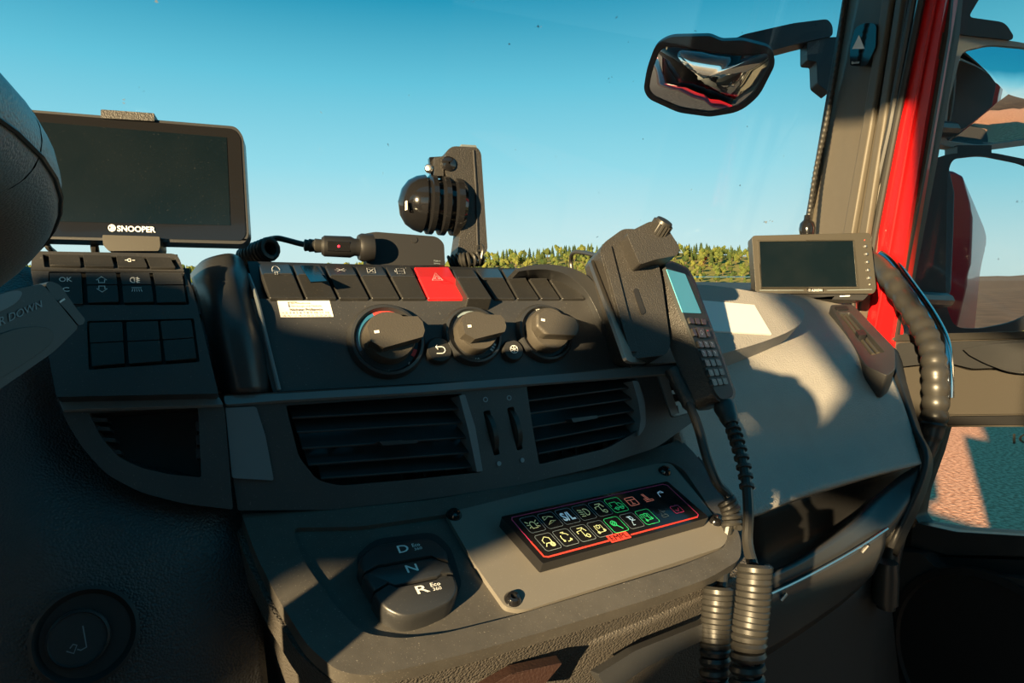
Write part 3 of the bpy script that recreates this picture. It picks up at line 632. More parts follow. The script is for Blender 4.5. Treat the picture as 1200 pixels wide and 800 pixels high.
# ---------------------------------------------------------------- vent panel
vp = thing('air_vent_panel', 'curved black panel with two slatted air vents and thumbwheels', 'vent panel', PV.pt(520, 595, -.05))
outer = rnd([(262, 463, 2), (330, 459), (500, 450), (660, 437), (800, 424, 3), (812, 450), (815, 492, 5), (770, 524), (700, 547), (600, 570), (500, 585), (390, 597), (279, 598, 3), (270, 540)], 8, 3)
v1 = rnd([(335, 475, 3), (541, 461, 2), (552, 500, 2), (566, 553, 5), (480, 562), (400, 569), (372, 563, 10), (350, 535)], 8, 4)
v2 = rnd([(617, 452, 3), (746, 442, 8), (753, 470, 8), (756, 500, 16), (712, 525), (632, 544, 3), (624, 500)], 8, 4)
v3 = rnd([(768, 436, 2), (806, 433, 2), (815, 482, 2), (786, 490, 4)], 3, 3)
w1_ = rnd([(566, 482), (574, 480), (586, 532), (579, 534)], 2, 2); w2_ = rnd([(594, 478), (602, 476), (613, 526), (606, 528)], 2, 2)
mb = MB(); mb.plate(PV, outer, -.006, 0, [v1, v2, v3, w1_, w2_]); mb.build('face', 'plastic_panel', vp, bevel=.0018, seg=3)
PVt = PV.hinge((262, 464), (800, 427), 30)
if PVt.n.z < PV.n.z: PVt = PV.hinge((262, 464), (800, 427), -30)
mb = MB(); mb.plate(PVt, rnd([(262, 464), (330, 461), (500, 451), (660, 438), (800, 426), (803, 436), (660, 447), (500, 459), (330, 469), (264, 474)], 3, 2), -.003, .0); mb.build('top_ledge', 'silver_trim', vp, bevel=.0008)
mb = MB(); mb.plate(PV, rnd([(264, 478, 1), (300, 476, 3), (311, 510), (321, 563, 3), (272, 560, 2), (268, 520)], 3, 2), 0, .003); mb.build('concave_trim', 'silver_trim', vp, bevel=.002)
def vent(hole, slats_, bar, tabq, name, label):
    fr = MB(); big = hole; fr.plate(PV, [(x, y) for x, y in hole], -.05, -.006); # back wall of the duct
    v = MB(); v.plate3([[PV.pt(x, y, -.045) for x, y in hole]], PV.n * -.004); d = v.build('vent_duct', 'plastic_dark', vp)
    for (x0, y0), (x1, y1) in slats_:
        a, b = PV.pt(x0, y0, -.006), PV.pt(x1, y1, -.006); m = MB(); dd = (VF * .9 + VZ * .32).normalized()
        m.box((a + b) / 2 + dd * .011, (b - a) / 2, dd * .011, VZ * .0009); m.build('slat', 'plastic_smooth', d, bevel=.0006)
    for k in range(7):
        t = (k + .5) / 7; x0 = slats_[0][0][0] * (1 - t) + slats_[0][1][0] * t; x1 = slats_[-1][0][0] * (1 - t) + slats_[-1][1][0] * t
        a, b = PV.pt(x0, slats_[0][0][1] + 2, -.034), PV.pt(x1, slats_[-1][0][1] - 2, -.034)
        m = MB(); m.box((a + b) / 2, (b - a) / 2, VF * .008, VR * .0007); m.build('rear_vane', 'plastic_dark', d)
    m = MB(); m.plate(PV, bar, -.02, .003); m.build('side_bar', 'silver_trim', d, bevel=.001)
    m = MB(); m.plate(PV, tabq, -.008, .004); m.build('slider_tab', 'plastic_smooth', d, bevel=.0015)
vent(v1, [((342, 490), (545, 479)), ((348, 507), (550, 495)), ((354, 526), (555, 512)), ((361, 545), (560, 530)), ((376, 561), (563, 547))],
     rnd([(538, 463), (545, 462), (557, 500), (566, 552), (559, 553), (549, 505)], 1.5, 2), rnd([(444, 517), (489, 514), (490, 519), (449, 522)], 1.5, 2), '', '')
vent(v2, [((618, 470), (748, 453)), ((620, 485), (750, 466)), ((623, 501), (752, 480)), ((627, 517), (754, 493)), ((631, 532), (742, 510))],
     rnd([(741, 446, 1), (748, 446, 5), (756, 470, 8), (757, 500, 10), (748, 512, 3), (751, 490, 2), (748, 470, 2)], 3, 4), rnd([(669, 490), (700, 486), (701, 490), (672, 495)], 1.5, 2), '', '')
v = MB(); v.plate3([[PV.pt(x, y, -.04) for x, y in v3]], PV.n * -.004); v.build('side_duct', 'plastic_dark', vp)
for y in (448, 462, 476):
    m = MB(); m.plate(PV, [(786, y), (794, y - 1), (796, y + 8), (789, y + 9)], -.036, -.004); m.build('duct_rib', 'plastic_smooth', vp)
m = MB(); m.plate(PV, rnd([(771, 439), (781, 438), (795, 484), (787, 487)], 1, 2), -.03, -.001); m.build('duct_liner', 'silver_trim', vp, bevel=.001)
for (p, q, dotp, ringp) in (((571.5, 482), (582, 531), (584.8, 543), (569, 468)), ((599.5, 478), (609.5, 526), (612, 539), (596.7, 466))):
    a, b = PV.pt(*p, -.002), PV.pt(*q, -.002); c = (a + b) / 2 - PV.n * .012; ud = (a - b).normalized(); ax = PV.n.cross(ud).normalized()
    R_ = ((a - b).length / 2) * 1.12; m = MB()
    prof = []; m.lathe(c - ax * .003, ax, [(.002, 0), (R_ * .8, 0), (R_, .001), (R_, .005), (R_ * .8, .006), (.002, .006)], 40); wh = m.build('thumbwheel', 'rubber', vp)
    m = MB(); o = PV.pt(*dotp, .0006); m.lathe(o, PV.n, [(.0019, 0), (.0019, .0004), (.0002, .0005)], 14); m.build('dot_mark', 'dim_mark', vp)
    m = MB(); o = PV.pt(*ringp, .0008); m.ribbon([o + (PV.ex * math.cos(k * .5236) + PV.ey * math.sin(k * .5236)) * .0018 for k in range(13)], .0009, PV.n); m.build('ring_mark', 'dim_mark', vp, flat=True)
# ---------------------------------------------------------------- console slab
cs = thing('console_shelf', 'wide dark console shelf with leather rim carrying the gear keys', 'console', PG.pt(560, 760, -.06))
o1 = rnd([(283, 602, 4), (400, 596), (500, 586), (620, 566), (730, 537), (798, 515, 6), (818, 535), (848, 585), (869, 632, 10), (868, 655, 8), (830, 678), (760, 702), (650, 736), (560, 762), (480, 782), (430, 792), (395, 786), (360, 756), (325, 700), (300, 650)], 14, 4)
i1 = rnd([(343, 618, 8), (420, 617), (520, 603), (640, 575), (740, 552), (782, 540, 8), (800, 548), (826, 586), (853, 628, 10), (848, 642, 8), (800, 662), (700, 692), (600, 722), (520, 742), (470, 748), (425, 742, 16), (390, 706), (356, 658)], 14, 4)
mb = MB(); mb.plate(PG, o1, -.012, 0, [i1]); mb.build('rim', 'console_top', cs, bevel=.0035, seg=3)
mb = MB(); mb.plate(PG, i1, -.014, -.004); mb.build('recessed_top', 'console_top', cs)
def grow(pl, poly, d, h=0):
    P = [pl.pt(x, y, h) for x, y in poly]; c = sum(P, V3()) / len(P); n = len(P); out = []
    for i in range(n):
        t = (P[(i + 1) % n] - P[i - 1]).normalized(); s = t.cross(pl.n)
        if s.dot(P[i] - c) < 0: s = -s
        out.append(P[i] + s * d)
    return out
mb = MB(); mb.plate3([grow(PG, o1, .002, -.012)], PG.n * -.004); mb.build('gap', 'plastic_dark', cs)
mb = MB(); mb.plate3([grow(PG, o1, .007, -.015)], PG.n * -.022); mb.build('leather_edge', 'leather_console', cs, bevel=.006, seg=4)
mb = MB(); mb.sheet([[(296, 640, .485), (330, 735, .455), (400, 815, .44), (520, 796, .455), (640, 765, .475), (760, 727, .505), (868, 675, .55)],
                     [(300, 700, .50), (335, 790, .475), (410, 860, .46), (530, 840, .475), (650, 810, .50), (765, 768, .54), (868, 715, .585)],
                     [(300, 800, .54), (340, 860, .53), (420, 920, .51), (540, 900, .52), (660, 880, .56), (770, 830, .60), (865, 770, .64)]], 30, 12)
mb.build('underside', 'leather_console', cs, solid=.006)
mb = MB(); mb.plate(pl3((650, 745, .455), (860, 675, .535), (800, 760, .50)), rnd([(700, 790), (745, 762), (830, 728), (850, 700), (858, 712), (835, 745), (760, 780), (715, 812)], 4, 3), -.01, 0); mb.build('trim_strip', 'plastic_smooth', cs, bevel=.002)
mb = MB(); mb.plate(pl3((600, 775, .44), (720, 745, .46), (640, 830, .45)), rnd([(560, 812), (600, 789), (660, 776), (640, 800), (620, 830), (560, 830)], 4, 3), -.01, 0); tag(mb.build('cover', mat('brown_cover', (.020, .0065, .004), .6, .5, 600), cs, bevel=.002))
# ---------------------------------------------------------------- gear selector
gs = thing('gear_selector', 'three key gear selector marked D, N and R on the console', 'gear selector', PG.pt(478, 690, -.004))
g1 = [(419, 650, 6), (440, 640, 8), (500, 628, 8), (516, 632, 8), (524, 646, 3)]
top = rnd([(418, 655, 8), (438, 637, 12), (508, 628, 12), (525, 645, 4), (527, 656, 1), (514, 653, 1), (508, 650, 1), (448, 661, 1), (440, 662, 1), (425, 670, 2)], 3, 4)
midk = rnd([(425, 672, 1), (441, 664, 1), (449, 663, 1), (509, 652, 1), (515, 655, 1), (528, 659, 1), (533, 671, 1), (519, 671, 1), (514, 675, 1), (462, 686, 1), (453, 682, 1), (437, 692, 1)], 1, 2)
lowk = rnd([(437, 694, 2), (453, 684, 1), (462, 688, 1), (514, 677, 1), (520, 673, 1), (533.5, 673, 2), (539, 688, 10), (530, 704, 16), (500, 718, 14), (472, 724, 16), (448, 712, 14)], 3, 4)
base = [PG.pt(x, y, -.004) for x, y in rnd([(416, 655, 8), (438, 635, 12), (508, 626, 12), (528, 645, 10), (541, 688, 12), (532, 706, 16), (474, 727, 18), (446, 714, 16)], 8, 5)]
mb = MB(); mb.plate3([[p + PG.n * .003 for p in base]], PG.n * -.004); mb.build('base', 'plastic_dark', gs)
GH = .011
def dome_key(pl, poly, h):
    n = len(poly); base = [pl.pt(x, y, h) for x, y in poly]; c = sum(base, V3()) / n; rings = []
    for sc_, dh in ((1.0, -h - .004), (1.0, -.0060), (.992, -.0036), (.972, -.0016), (.94, -.0004), (.90, 0)):
        rings.append([c + (p - c) * sc_ + pl.n * dh for p in base])
    mb = MB(); vs_ = [p for r in rings for p in r]; fs = []
    for i in range(len(rings) - 1):
        for k in range(n):
            l = (k + 1) % n; fs.append((i * n + k, i * n + l, (i + 1) * n + l, (i + 1) * n + k))
    o = (len(rings) - 1) * n
    for t in tessellate_polygon([rings[-1]]): fs.append(tuple(o + i for i in t))
    mb.add(vs_, fs); return mb
for nm, q, h in (('top_key', top, GH), ('middle_key', midk, GH - .0012), ('bottom_key', lowk, GH)):
    k = dome_key(PG, q, h).build(nm, 'plastic_smooth', gs, ang=60)
    bm = bmesh.new(); bm.from_mesh(k.data); bmesh.ops.recalc_face_normals(bm, faces=bm.faces); bm.to_mesh(k.data); bm.free()
def gt(q, s, m, off=.0, h=GH + .0004, nm='lettering'): return put_text(PG, q, s, m, gs, off, h, nm)
gt([(464.5, 639.5), (477, 637.5), (480, 645.5), (468, 648)], 'D', 'white_mark', .01)
gt([(482, 637), (491, 635.5), (492.5, 639), (483.5, 640.8)], 'Eco', 'white_mark', .01); gt([(485, 642), (494, 640), (495, 642.8), (486, 644.8)], '360', 'white_mark')
gt([(474, 662.5), (487.5, 660), (491, 668), (478, 671)], 'N', 'white_mark', .01, GH - .0010)
gt([(485.5, 687), (499, 684), (504.5, 692.5), (490, 696)], 'R', 'white_mark', .01)
gt([(503.5, 683), (515, 681), (516.5, 685), (505, 687.5)], 'Eco', 'white_mark', .01); gt([(506.5, 688.5), (516.5, 686.3), (518, 690), (508, 692)], '360', 'white_mark')
# ---------------------------------------------------------------- equipment touch panel on its plate
ep = thing('equipment_panel', 'slanted black touch panel with coloured symbols on a grey screwed plate', 'touch panel', PG.pt(690, 660, -.004))
pq = rnd([(522, 601, 5), (640, 572), (770, 543, 3), (786, 542, 6), (822, 585), (854, 628, 10), (848, 640, 6), (760, 669), (615, 715, 12), (592, 711, 6), (556, 660)], 4, 4)
mb = MB(); mb.plate(PG, pq, -.004, .0005); mb.build('mounting_plate', 'plate_grey', ep, bevel=.0006)
for x, y in ((532, 603), (601, 702), (838, 610), (779, 552)):
    c = PG.pt(x, y, .0005); mb = MB(); mb.lathe(c, PG.n, [(.0062, 0), (.006, .0008), (.0042, .0032), (.0022, .0036), (.0020, .002), (.0002, .002)], 24, False); mb.build('screw', 'gloss_black', ep)
TH = .0105
tq = [(587, 605, 2), (782, 563.5, 2), (831, 606, 2), (636, 660, 2)]
mb = MB(); mb.plate(PG, rnd(tq, 2, 3), .0005, TH); scr = mb.build('touch_panel', 'gloss_black', ep, bevel=.0008)
# printed layout: u along the long side, v up
TQ = Quad(PG, [(595, 606), (781, 565.5), (823, 605), (637, 655)], TH + .0003)
def sub(u0, v0, u1, v1):
    class S: pass
    s = S(); s.n = TQ.n
    return type('SQ', (), {'n': TQ.n, '__call__': lambda self, a, b: TQ(u0 + (u1 - u0) * a, v0 + (v1 - v0) * b)})()
full = sub(0, 0, 1, 1)
strokes(full, [[(.52, .02)] + [(x, y) for x, y in [(.97, .02)]]], .0014).build('border_line', 'print_red', scr, flat=True)  # sunlit run of the border print, in bright red
strokes(full, [[(.385, .02), (.03, .02), (.012, .05), (.010, .40)]], .0014).build('border_line', 'print_red', scr, flat=True)
strokes(full, [[(.010, .40), (.010, .93), (.02, .98), (.97, .985), (.99, .93), (.99, .07), (.97, .02)]], .0008).build('border_line', 'glow_pink', scr, flat=True)  # same border print in shade, its dimness painted as thinner pink
sq_ = sub(.388, -.04, .512, .13); mb = MB(); mb.add([sq_(0, 0), sq_(1, 0), sq_(1, 1), sq_(0, 1)], [(0, 1, 2, 3)]); mb.build('logo_field', 'print_red', scr, flat=True)
t_ = text_mb(type('Q2', (), {'__call__': lambda self, a, b: sq_(.09 + .82 * a, .17 + .66 * b) + PG.n * .0003})(), 'EMPL', .0); t_.build('lettering', 'gloss_black', scr, flat=True)
truck = [[(0, .45), (0, .8), (.6, .8), (.6, .2)], [(.6, .65), (.85, .65), (1, .45), (1, .2), (0, .2)], arc(.3, .18, .14, 0, 360, 8), arc(.78, .18, .14, 0, 360, 8)]
beacon = [[(.28, .15), (.28, .5)] + arc(.5, .5, .22, 180, 0, 6) + [(.72, .15), (.28, .15)], [(0, .5), (.18, .45)], [(.02, .8), (.2, .65)], [(.05, .2), (.2, .3)], [(1, .5), (.82, .45)], [(.98, .8), (.8, .65)], [(.95, .2), (.8, .3)]]
cones = [[(.05, .6), (.1, .9), (.6, .85), (.05, .6)], [(.1, .15), (.5, .45), (.9, .4), (.1, .15)], [(.6, .85), (.9, .7)]]
headl = [arc(.65, .5, .28, -90, 90, 8, .3) + [(.55, .8), (.55, .2), (.65, .2)], [(.05, .8), (.4, .7)], [(.05, .6), (.4, .52)], [(.05, .4), (.4, .34)], [(.05, .2), (.4, .16)]]
mast = [[(.1, .7), (.5, .75), (.5, .15)], [(.3, .95), (.8, .95)], [(.5, .75), (.75, .9)], [(.75, .9), (.9, .6)], arc(.75, .2, .15, 0, 360, 8), [(.1, .7), (.1, .5)]]
house = [[(.15, .45), (.15, .7), (.5, .95), (.8, .8), (.8, .45)], [(.1, .15), (.3, .4), (.6, .4)], arc(.72, .25, .18, 0, 360, 8), arc(.72, .25, .09, 0, 360, 8)]
cyc = [arc(.5, .5, .36, 20, 100, 5), arc(.5, .5, .36, 140, 220, 5), arc(.5, .5, .36, 260, 340, 5), [(.35, .95), (.65, .95)], arc(.2, .25, .07, 0, 360, 5), arc(.8, .25, .07, 0, 360, 5)]
drum = [[(.2, .2), (.2, .8), (.8, .8), (.8, .2), (.2, .2)], arc(.5, .7, .15, 0, 360, 8), arc(.2, .2, .09, 0, 360, 6), arc(.8, .3, .09, 0, 360, 6)]
key_ = [arc(.4, .65, .24, 0, 360, 9), arc(.4, .65, .12, 0, 360, 9), [(.5, .45), (.8, .05)]]
valve = [[(.3, .9), (.7, .9)], [(.4, .9), (.55, .6), (.3, .1), (.5, .1)], arc(.6, .7, .16, 0, 360, 8), [(.55, .5), (.85, .5)]]
table = [rrect(.05, .1, .95, .9, .1), [(.05, .65), (.95, .65)], [(.45, .65), (.45, .25)], [(.3, .25), (.65, .25)]]
lad = [[(.1, .3), (.9, .3), (.9, .15), (.1, .15)], [(.3, .95), (.45, .35)], [(.45, .95), (.6, .35)], [(.1, .45), (.4, .45)]]
probe = [[(.2, .3), (.3, .75), (.7, .85), (.85, .65)], [(.3, .75), (.55, .7), (.85, .65)]]
lab = [[(.5, .9), (.3, .3), (.7, .3), (.5, .9)], [(.2, .1), (.8, .1), (.8, .3), (.2, .3), (.2, .1)], [(.5, .6), (.9, .6)]]
bat = [rrect(.05, .15, .95, .85, .1), [(.3, .5), (.5, .3), (.7, .6)], [(.3, .95), (.3, .85)], [(.7, .95), (.7, .85)]]
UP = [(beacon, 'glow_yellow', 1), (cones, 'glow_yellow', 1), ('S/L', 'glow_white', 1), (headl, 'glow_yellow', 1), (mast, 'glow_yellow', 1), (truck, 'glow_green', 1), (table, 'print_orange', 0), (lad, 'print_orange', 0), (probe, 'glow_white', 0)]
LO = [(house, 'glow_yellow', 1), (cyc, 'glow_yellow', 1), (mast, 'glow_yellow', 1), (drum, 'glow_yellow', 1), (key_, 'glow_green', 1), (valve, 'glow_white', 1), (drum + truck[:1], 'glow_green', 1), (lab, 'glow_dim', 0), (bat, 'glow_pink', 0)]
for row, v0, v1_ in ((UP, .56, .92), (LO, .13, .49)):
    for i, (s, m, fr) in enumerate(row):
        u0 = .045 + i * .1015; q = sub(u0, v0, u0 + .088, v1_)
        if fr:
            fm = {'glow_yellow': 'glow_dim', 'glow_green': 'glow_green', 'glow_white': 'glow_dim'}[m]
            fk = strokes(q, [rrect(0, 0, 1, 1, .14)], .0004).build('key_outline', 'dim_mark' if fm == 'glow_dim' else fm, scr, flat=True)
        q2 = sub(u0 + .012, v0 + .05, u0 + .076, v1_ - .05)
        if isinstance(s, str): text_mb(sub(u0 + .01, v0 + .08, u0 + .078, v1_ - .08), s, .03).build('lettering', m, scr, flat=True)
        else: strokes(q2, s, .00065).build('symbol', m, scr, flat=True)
# ================================================================ passenger side of the dashboard
pas = [[(735, 337, .78), (800, 338, .85), (870, 341, .94), (940, 346, 1.10), (990, 354, 1.18), (1006, 364, 1.14)],
    [(745, 375, .71), (810, 385, .765), (880, 395, .81), (950, 400, .865), (1000, 405, .905), (1034, 415, .925)],
    [(770, 440, .67), (830, 450, .72), (900, 455, .765), (970, 455, .81), (1020, 455, .845), (1052, 455, .87)],
    [(800, 520, .655), (850, 525, .70), (920, 522, .75), (985, 513, .79), (1035, 503, .82), (1067, 498, .84)],
    [(835, 600, .635), (880, 604, .66), (940, 580, .705), (1000, 562, .75), (1045, 551, .785), (1080, 543, .81)],
    [(860, 668, .635), (888, 655, .665), (945, 628, .715), (1003, 600, .76), (1047, 578, .795), (1082, 560, .82)]]
mb = MB(); mb.sheet(pas[:5], 40, 40); mb.build('passenger_padding', 'leather_grey', dash, solid=.012)
# padded flap with its paper
PF = pl3((800, 345, .785), (938, 368, .865), (838, 417, .712))
fo = ipx([(736, 338), (780, 333), (830, 334), (880, 341), (920, 350), (941, 362), (940, 376), (925, 388), (895, 400), (862, 410), (830, 418), (790, 424), (750, 426)], 40)
mb = MB(); mb.plate(PF, fo, -.03, .004); fl = mb.build('padded_flap', 'leather_grey', dash, bevel=.008, seg=4)
mb = MB(); mb.plate(PF, [(820, 351.5), (884, 357), (904.5, 391.5), (833, 387.5)], .004, .0055); tag(mb.build('paper_card', 'paper', None), 'blank white paper card lying on the padded flap behind the handset', 'paper')
# end vent beside the door
PX = pl3((976, 358, 1.045), (1020, 425, .860), (1047, 418, .880))
ev = thing('end_air_vent', 'narrow slatted air vent at the door end of the dashboard', 'air vent', PX.pt(1010, 410, -.02))
eh = rnd([(982, 366), (996, 366), (1037, 412), (1021, 416)], 2, 2)
mb = MB(); mb.plate(PX, rnd([(972, 357), (999, 356), (1049, 408), (1050, 432), (1040, 440), (1014, 428)], 4, 3), -.03, .002, [eh]); mb.build('frame', 'plastic', ev, bevel=.003)
mb = MB(); mb.plate(PX, [(980, 362), (998, 362), (1042, 416), (1020, 420)], -.02, -.016); mb.build('duct', 'plastic_dark', ev)
for t in (.14, .5, .86):
    a, b = (982 + 14 * t, 366), (1021 + 16 * t, 416 - 4 * t)
    A_, B_ = PX.pt(*a, -.003), PX.pt(*b, -.003); m = MB(); m.tube([A_, B_], .0026, 8); m.build('slat', 'monitor_body', ev)
mb = MB(); mb.plate(PX, rnd([(1003, 387), (1012, 386), (1016, 392), (1007, 393)], 1, 2), -.004, .006); mb.build('slider_tab', 'plastic_dark', ev)
mb = MB(); mb.plate(PX, rnd([(978, 359), (992, 358), (995, 362), (981, 363)], 1, 2), .002, .004); mb.build('symbol_plate', 'plastic_dark', ev)
# dash end cap, dark cheek against the door
mb = MB(); mb.sheet([[(1034, 405, .95), (1046, 412, .97), (1052, 425, 1.0)], [(1050, 455, .885), (1060, 462, .92), (1062, 470, .97)], [(1066, 500, .84), (1074, 508, .88), (1074, 515, .93)], [(1080, 545, .81), (1086, 550, .85), (1084, 560, .9)], [(1040, 640, .80), (1046, 640, .84), (1046, 650, .9)]], 8, 24)
mb.build('end_cap', 'plastic_dark', dash, solid=.006)
# open shelf below
sh = thing('passenger_shelf', 'dark open shelf under the passenger dashboard', 'shelf', at(960, 660, .78))
mb = MB(); mb.sheet([[(875, 600, .74), (960, 575, .84), (1070, 540, .92)], [(880, 650, .78), (965, 620, .88), (1060, 580, .95)], [(885, 690, .76), (970, 645, .85), (1050, 605, .90)]], 10, 8); mb.build('back', 'plastic_dark', sh, solid=.005)
mb = MB(); mb.sheet([[(880, 683, .655), (940, 656, .70), (1000, 612, .76), (1028, 580, .80), (1056, 556, .82), (1078, 545, .815)], [(884, 700, .655), (945, 672, .70), (1010, 640, .755), (1045, 610, .785), (1062, 590, .80), (1076, 575, .81)],
    [(884, 712, .665), (945, 690, .70), (1010, 655, .755), (1040, 630, .785), (1050, 618, .80), (1060, 606, .81)]], 24, 8); mb.build('lip', 'plastic_smooth', sh, solid=.008)
mb = MB(); mb.sheet([[(884, 706, .645), (940, 678, .69), (1000, 646, .74), (1040, 619, .775)], [(884, 720, .645), (940, 700, .69), (1000, 670, .74), (1036, 645, .77)], [(880, 780, .67), (935, 745, .71), (990, 705, .76), (1024, 672, .785)]], 16, 10); mb.build('lower_panel', 'plastic_smooth', sh, solid=.006)
mb = MB(); mb.tube(smooth([at(880, 706, .642), at(940, 678, .686), at(1000, 645, .737), at(1040, 619, .772)], 12), .0016, 6); mb.build('edge_strip', 'steel', sh)
for x, y, D in ((918, 700, .668), (1013, 644, .745)):
    m = MB(); m.tube([at(x - 3, y + 3, D), at(x + 4, y - 5, D)], .002, 8); m.build('clip', 'steel', sh)
# footwell wall
mb = MB(); mb.sheet([[(760, 760, .75), (900, 730, .85), (1040, 660, 1.0)], [(760, 900, .8), (900, 850, .9), (1050, 760, 1.05)], [(760, 1100, .9), (900, 1050, .95), (1070, 950, 1.05)]], 8, 8); mb.build('footwell_panel', 'cab_dark', dash, solid=.005)
mb = MB(); mb.plate3([[cab(-.9, .98, -.04), cab(1.1, .98, -.04), cab(1.1, .98, -1.0), cab(-.9, .98, -1.0)]], VF * .02); mb.build('firewall_cover', 'cab_dark', dash)
# ---------------------------------------------------------------- padded grab handle
gh = thing('grab_handle', 'black ribbed padded grab handle curving beside the passenger door', 'grab handle', at(1040, 700, .95))
pth = smooth([at(1012, 300, 1.20), at(1032, 313, 1.16), at(1054, 342, 1.11), at(1078, 378, 1.05), at(1092, 408, 1.01), at(1096, 440, .99), at(1096, 480, .985), at(1091, 512, .985), at(1076, 550, .985), at(1055, 610, .985), at(1043, 660, .985), at(1038, 712, .99)], 130)
rad = []
for i, p in enumerate(pth):
    t = i / 130; r = .0155
    if .12 < t < .60: r += .0030 * abs(math.sin(i * .62)) 
    if t > .64: r = .0135 - .002 * (t - .64)
    rad.append(r)
mb = MB(); mb.tube(pth, rad, 16); mb.build('padded_grip', 'rubber', gh)
mb = MB(); mb.tube([p + CX * .0155 + CU * .0105 - CF * .002 for p in pth[6:70]], .0092, 12); mb.build('steel_rail', 'chrome', gh)
mb = MB(); mb.lathe(at(1038, 690, .97), VZ, [(.001, -.02), (.017, -.02), (.0165, .02), (.014, .04), (.001, .04)], 20); mb.build('foot_socket', 'rubber', gh)
# ---------------------------------------------------------------- radio holder, handset and cables
RS = 1.0
def ats(px, py, D): return at(px, py, D * RS)
def pl3s(a, b, c): return pl3((*a[:2], a[2] * RS), (*b[:2], b[2] * RS), (*c[:2], c[2] * RS))
rh = thing('radio_holder', 'black angular handset holder clamped to the dash corner', 'radio holder',ats(760, 420, .66))
PR = pl3s((704, 292, .615), (785, 292, .632), (760, 415, .598))
mb = MB(); mb.plate(PR, rnd([(703, 293, 4), (708, 284), (730, 268, 5), (745, 268), (770, 300, 3), (776, 330), (786, 405, 6), (780, 416, 5), (745, 420, 5), (733, 412, 3)], 4, 4), -.042, 0); mb.build('body', 'rough_black', rh, bevel=.006, seg=3)
mb = MB(); mb.plate(PR, rnd([(706, 296), (716, 286), (748, 412), (738, 412)], 2, 2), 0, .0035); mb.build('edge_rib', 'rough_black', rh, bevel=.002)
mb = MB(); mb.plate(PR, rnd([(734, 273, 4), (762, 259, 4), (779, 262, 3), (797, 290, 4), (794, 299, 3), (768, 304, 3), (750, 310, 4)], 4, 3), -.03, .018); mb.build('clamp_block', 'rough_black', rh, bevel=.004, seg=3)
c = PR.pt(772, 270, .014); kd = (CU * .75 + CX * .42 - CF * .45).normalized()
mb = MB(); prof = [(.0085, -.01), (.0085, .008), (.0075, .0105), (.001, .011)]; mb.lathe(c, kd, prof, 24); kn = mb.build('clamp_knob', 'rubber', rh)
mb = MB()
for k in range(18):
    a = k * math.pi / 9; x = kd.cross(VZ).normalized(); y = kd.cross(x); o = c + (x * math.cos(a) + y * math.sin(a)) * .0087
    mb.tube([o - kd * .004, o + kd * .008], .0010, 5)
mb.build('knurling', 'rubber', kn)
for q in ([(742, 339), (747, 337), (757, 366), (752, 369)], [(726, 373), (731, 373), (736, 389), (731, 389)]):
    mb = MB(); mb.plate(PR, rnd(q, 2.4, 4), 0, .0012); mb.build('slot', 'plastic_dark', rh)
mb = MB(); mb.plate(pl3s((694, 305, .625), (742, 420, .585), (705, 305, .66)), rnd([(692, 305, 2), (701, 304, 2), (742, 418, 2), (760, 421, 2), (758, 425, 2), (735, 424, 6)], 2, 3), -.003, 0); mb.build('bracket', 'steel', rh, bevel=.0008)
# handset
PN = pl3s((778, 306, .640), (838, 468, .585), (812, 330, .685))
hs_ = thing('radio_handset', 'black two-way radio handset with display in painted sky-reflection teal and keypad', 'handset', PN.pt(842, 470, -.015))
ho = rnd([(776, 308, 5), (786, 305, 4), (806, 313, 5), (814, 327, 4), (850, 424), (863, 462, 4), (858, 470, 4), (843, 471, 4), (836, 462), (802, 378)], 3, 4)
mb = MB(); mb.plate(PN, ho, -.021, 0); mb.build('body', 'rough_black', hs_, bevel=.005, seg=4)
mb = MB(); mb.plate(PN, rnd([(779, 310, 4), (787, 307.5, 4), (805, 315, 4), (812, 329, 3), (848, 425), (860, 461, 4), (856, 466.5, 4), (845, 468, 4), (838, 459), (804, 376)], 3, 4), -.002, .002); mb.build('face_plate', 'matte_black', hs_, bevel=.001)
mb = MB(); mb.plate(PN, rnd([(781, 315, 1), (803, 321, 1), (822, 367, 1), (800, 366, 1)], 1, 2), .0018, .0024); dsp = mb.build('display', 'lcd_sky_tint', hs_)
def hk(u, v):   # handset key grid in perspective
    a, b = (788 + (838 - 788) * v, 330 + (466 - 330) * v), (816 + (860 - 816) * v, 336 + (462 - 336) * v)
    return (a[0] + (b[0] - a[0]) * u, a[1] + (b[1] - a[1]) * u)
def hkey(u0, u1, v0, v1, nm='key', m='rubber'):
    mb = MB(); mb.plate(PN, rnd([hk(u0, v0), hk(u1, v0), hk(u1, v1), hk(u0, v1)], 1.3, 3), .001, .0042); return mb.build(nm, m, hs_, bevel=.0008)
for r, v in enumerate((.30, .505, .585, .67, .755, .84)):
    if r == 0:
        for u in (.15, .42, .69): hkey(u, u + .2, v, v + .055)
    else:
        for j, u in enumerate((.16, .43, .70)):
            k = hkey(u, u + .22, v, v + .06)
            if r < 5 or 1: put_strokes(PN, [hk(u + .07, v + .012), hk(u + .14, v + .012), hk(u + .14, v + .045), hk(u + .07, v + .045)], [[(.5, 0), (.5, 1)], [(0, 1), (1, .6)]], .0005, 'dim_mark' if r > 2 else 'white_mark', k, .0046)
hkey(.34, .66, .385, .475, 'navigation_key'); hkey(.12, .26, .395, .465); hkey(.74, .88, .395, .465)
put_strokes(PN, [hk(.42, .41), hk(.58, .41), hk(.58, .45), hk(.42, .45)], [[(.5, 1), (1, .5), (.5, 0), (0, .5), (.5, 1)]], .0006, 'white_mark', hs_, .0046)
put_strokes(PN, [hk(.77, .40), hk(.85, .40), hk(.85, .42), hk(.77, .42)], [[(0, .5), (1, .5)]], .0010, 'red_mark', hs_, .0046)
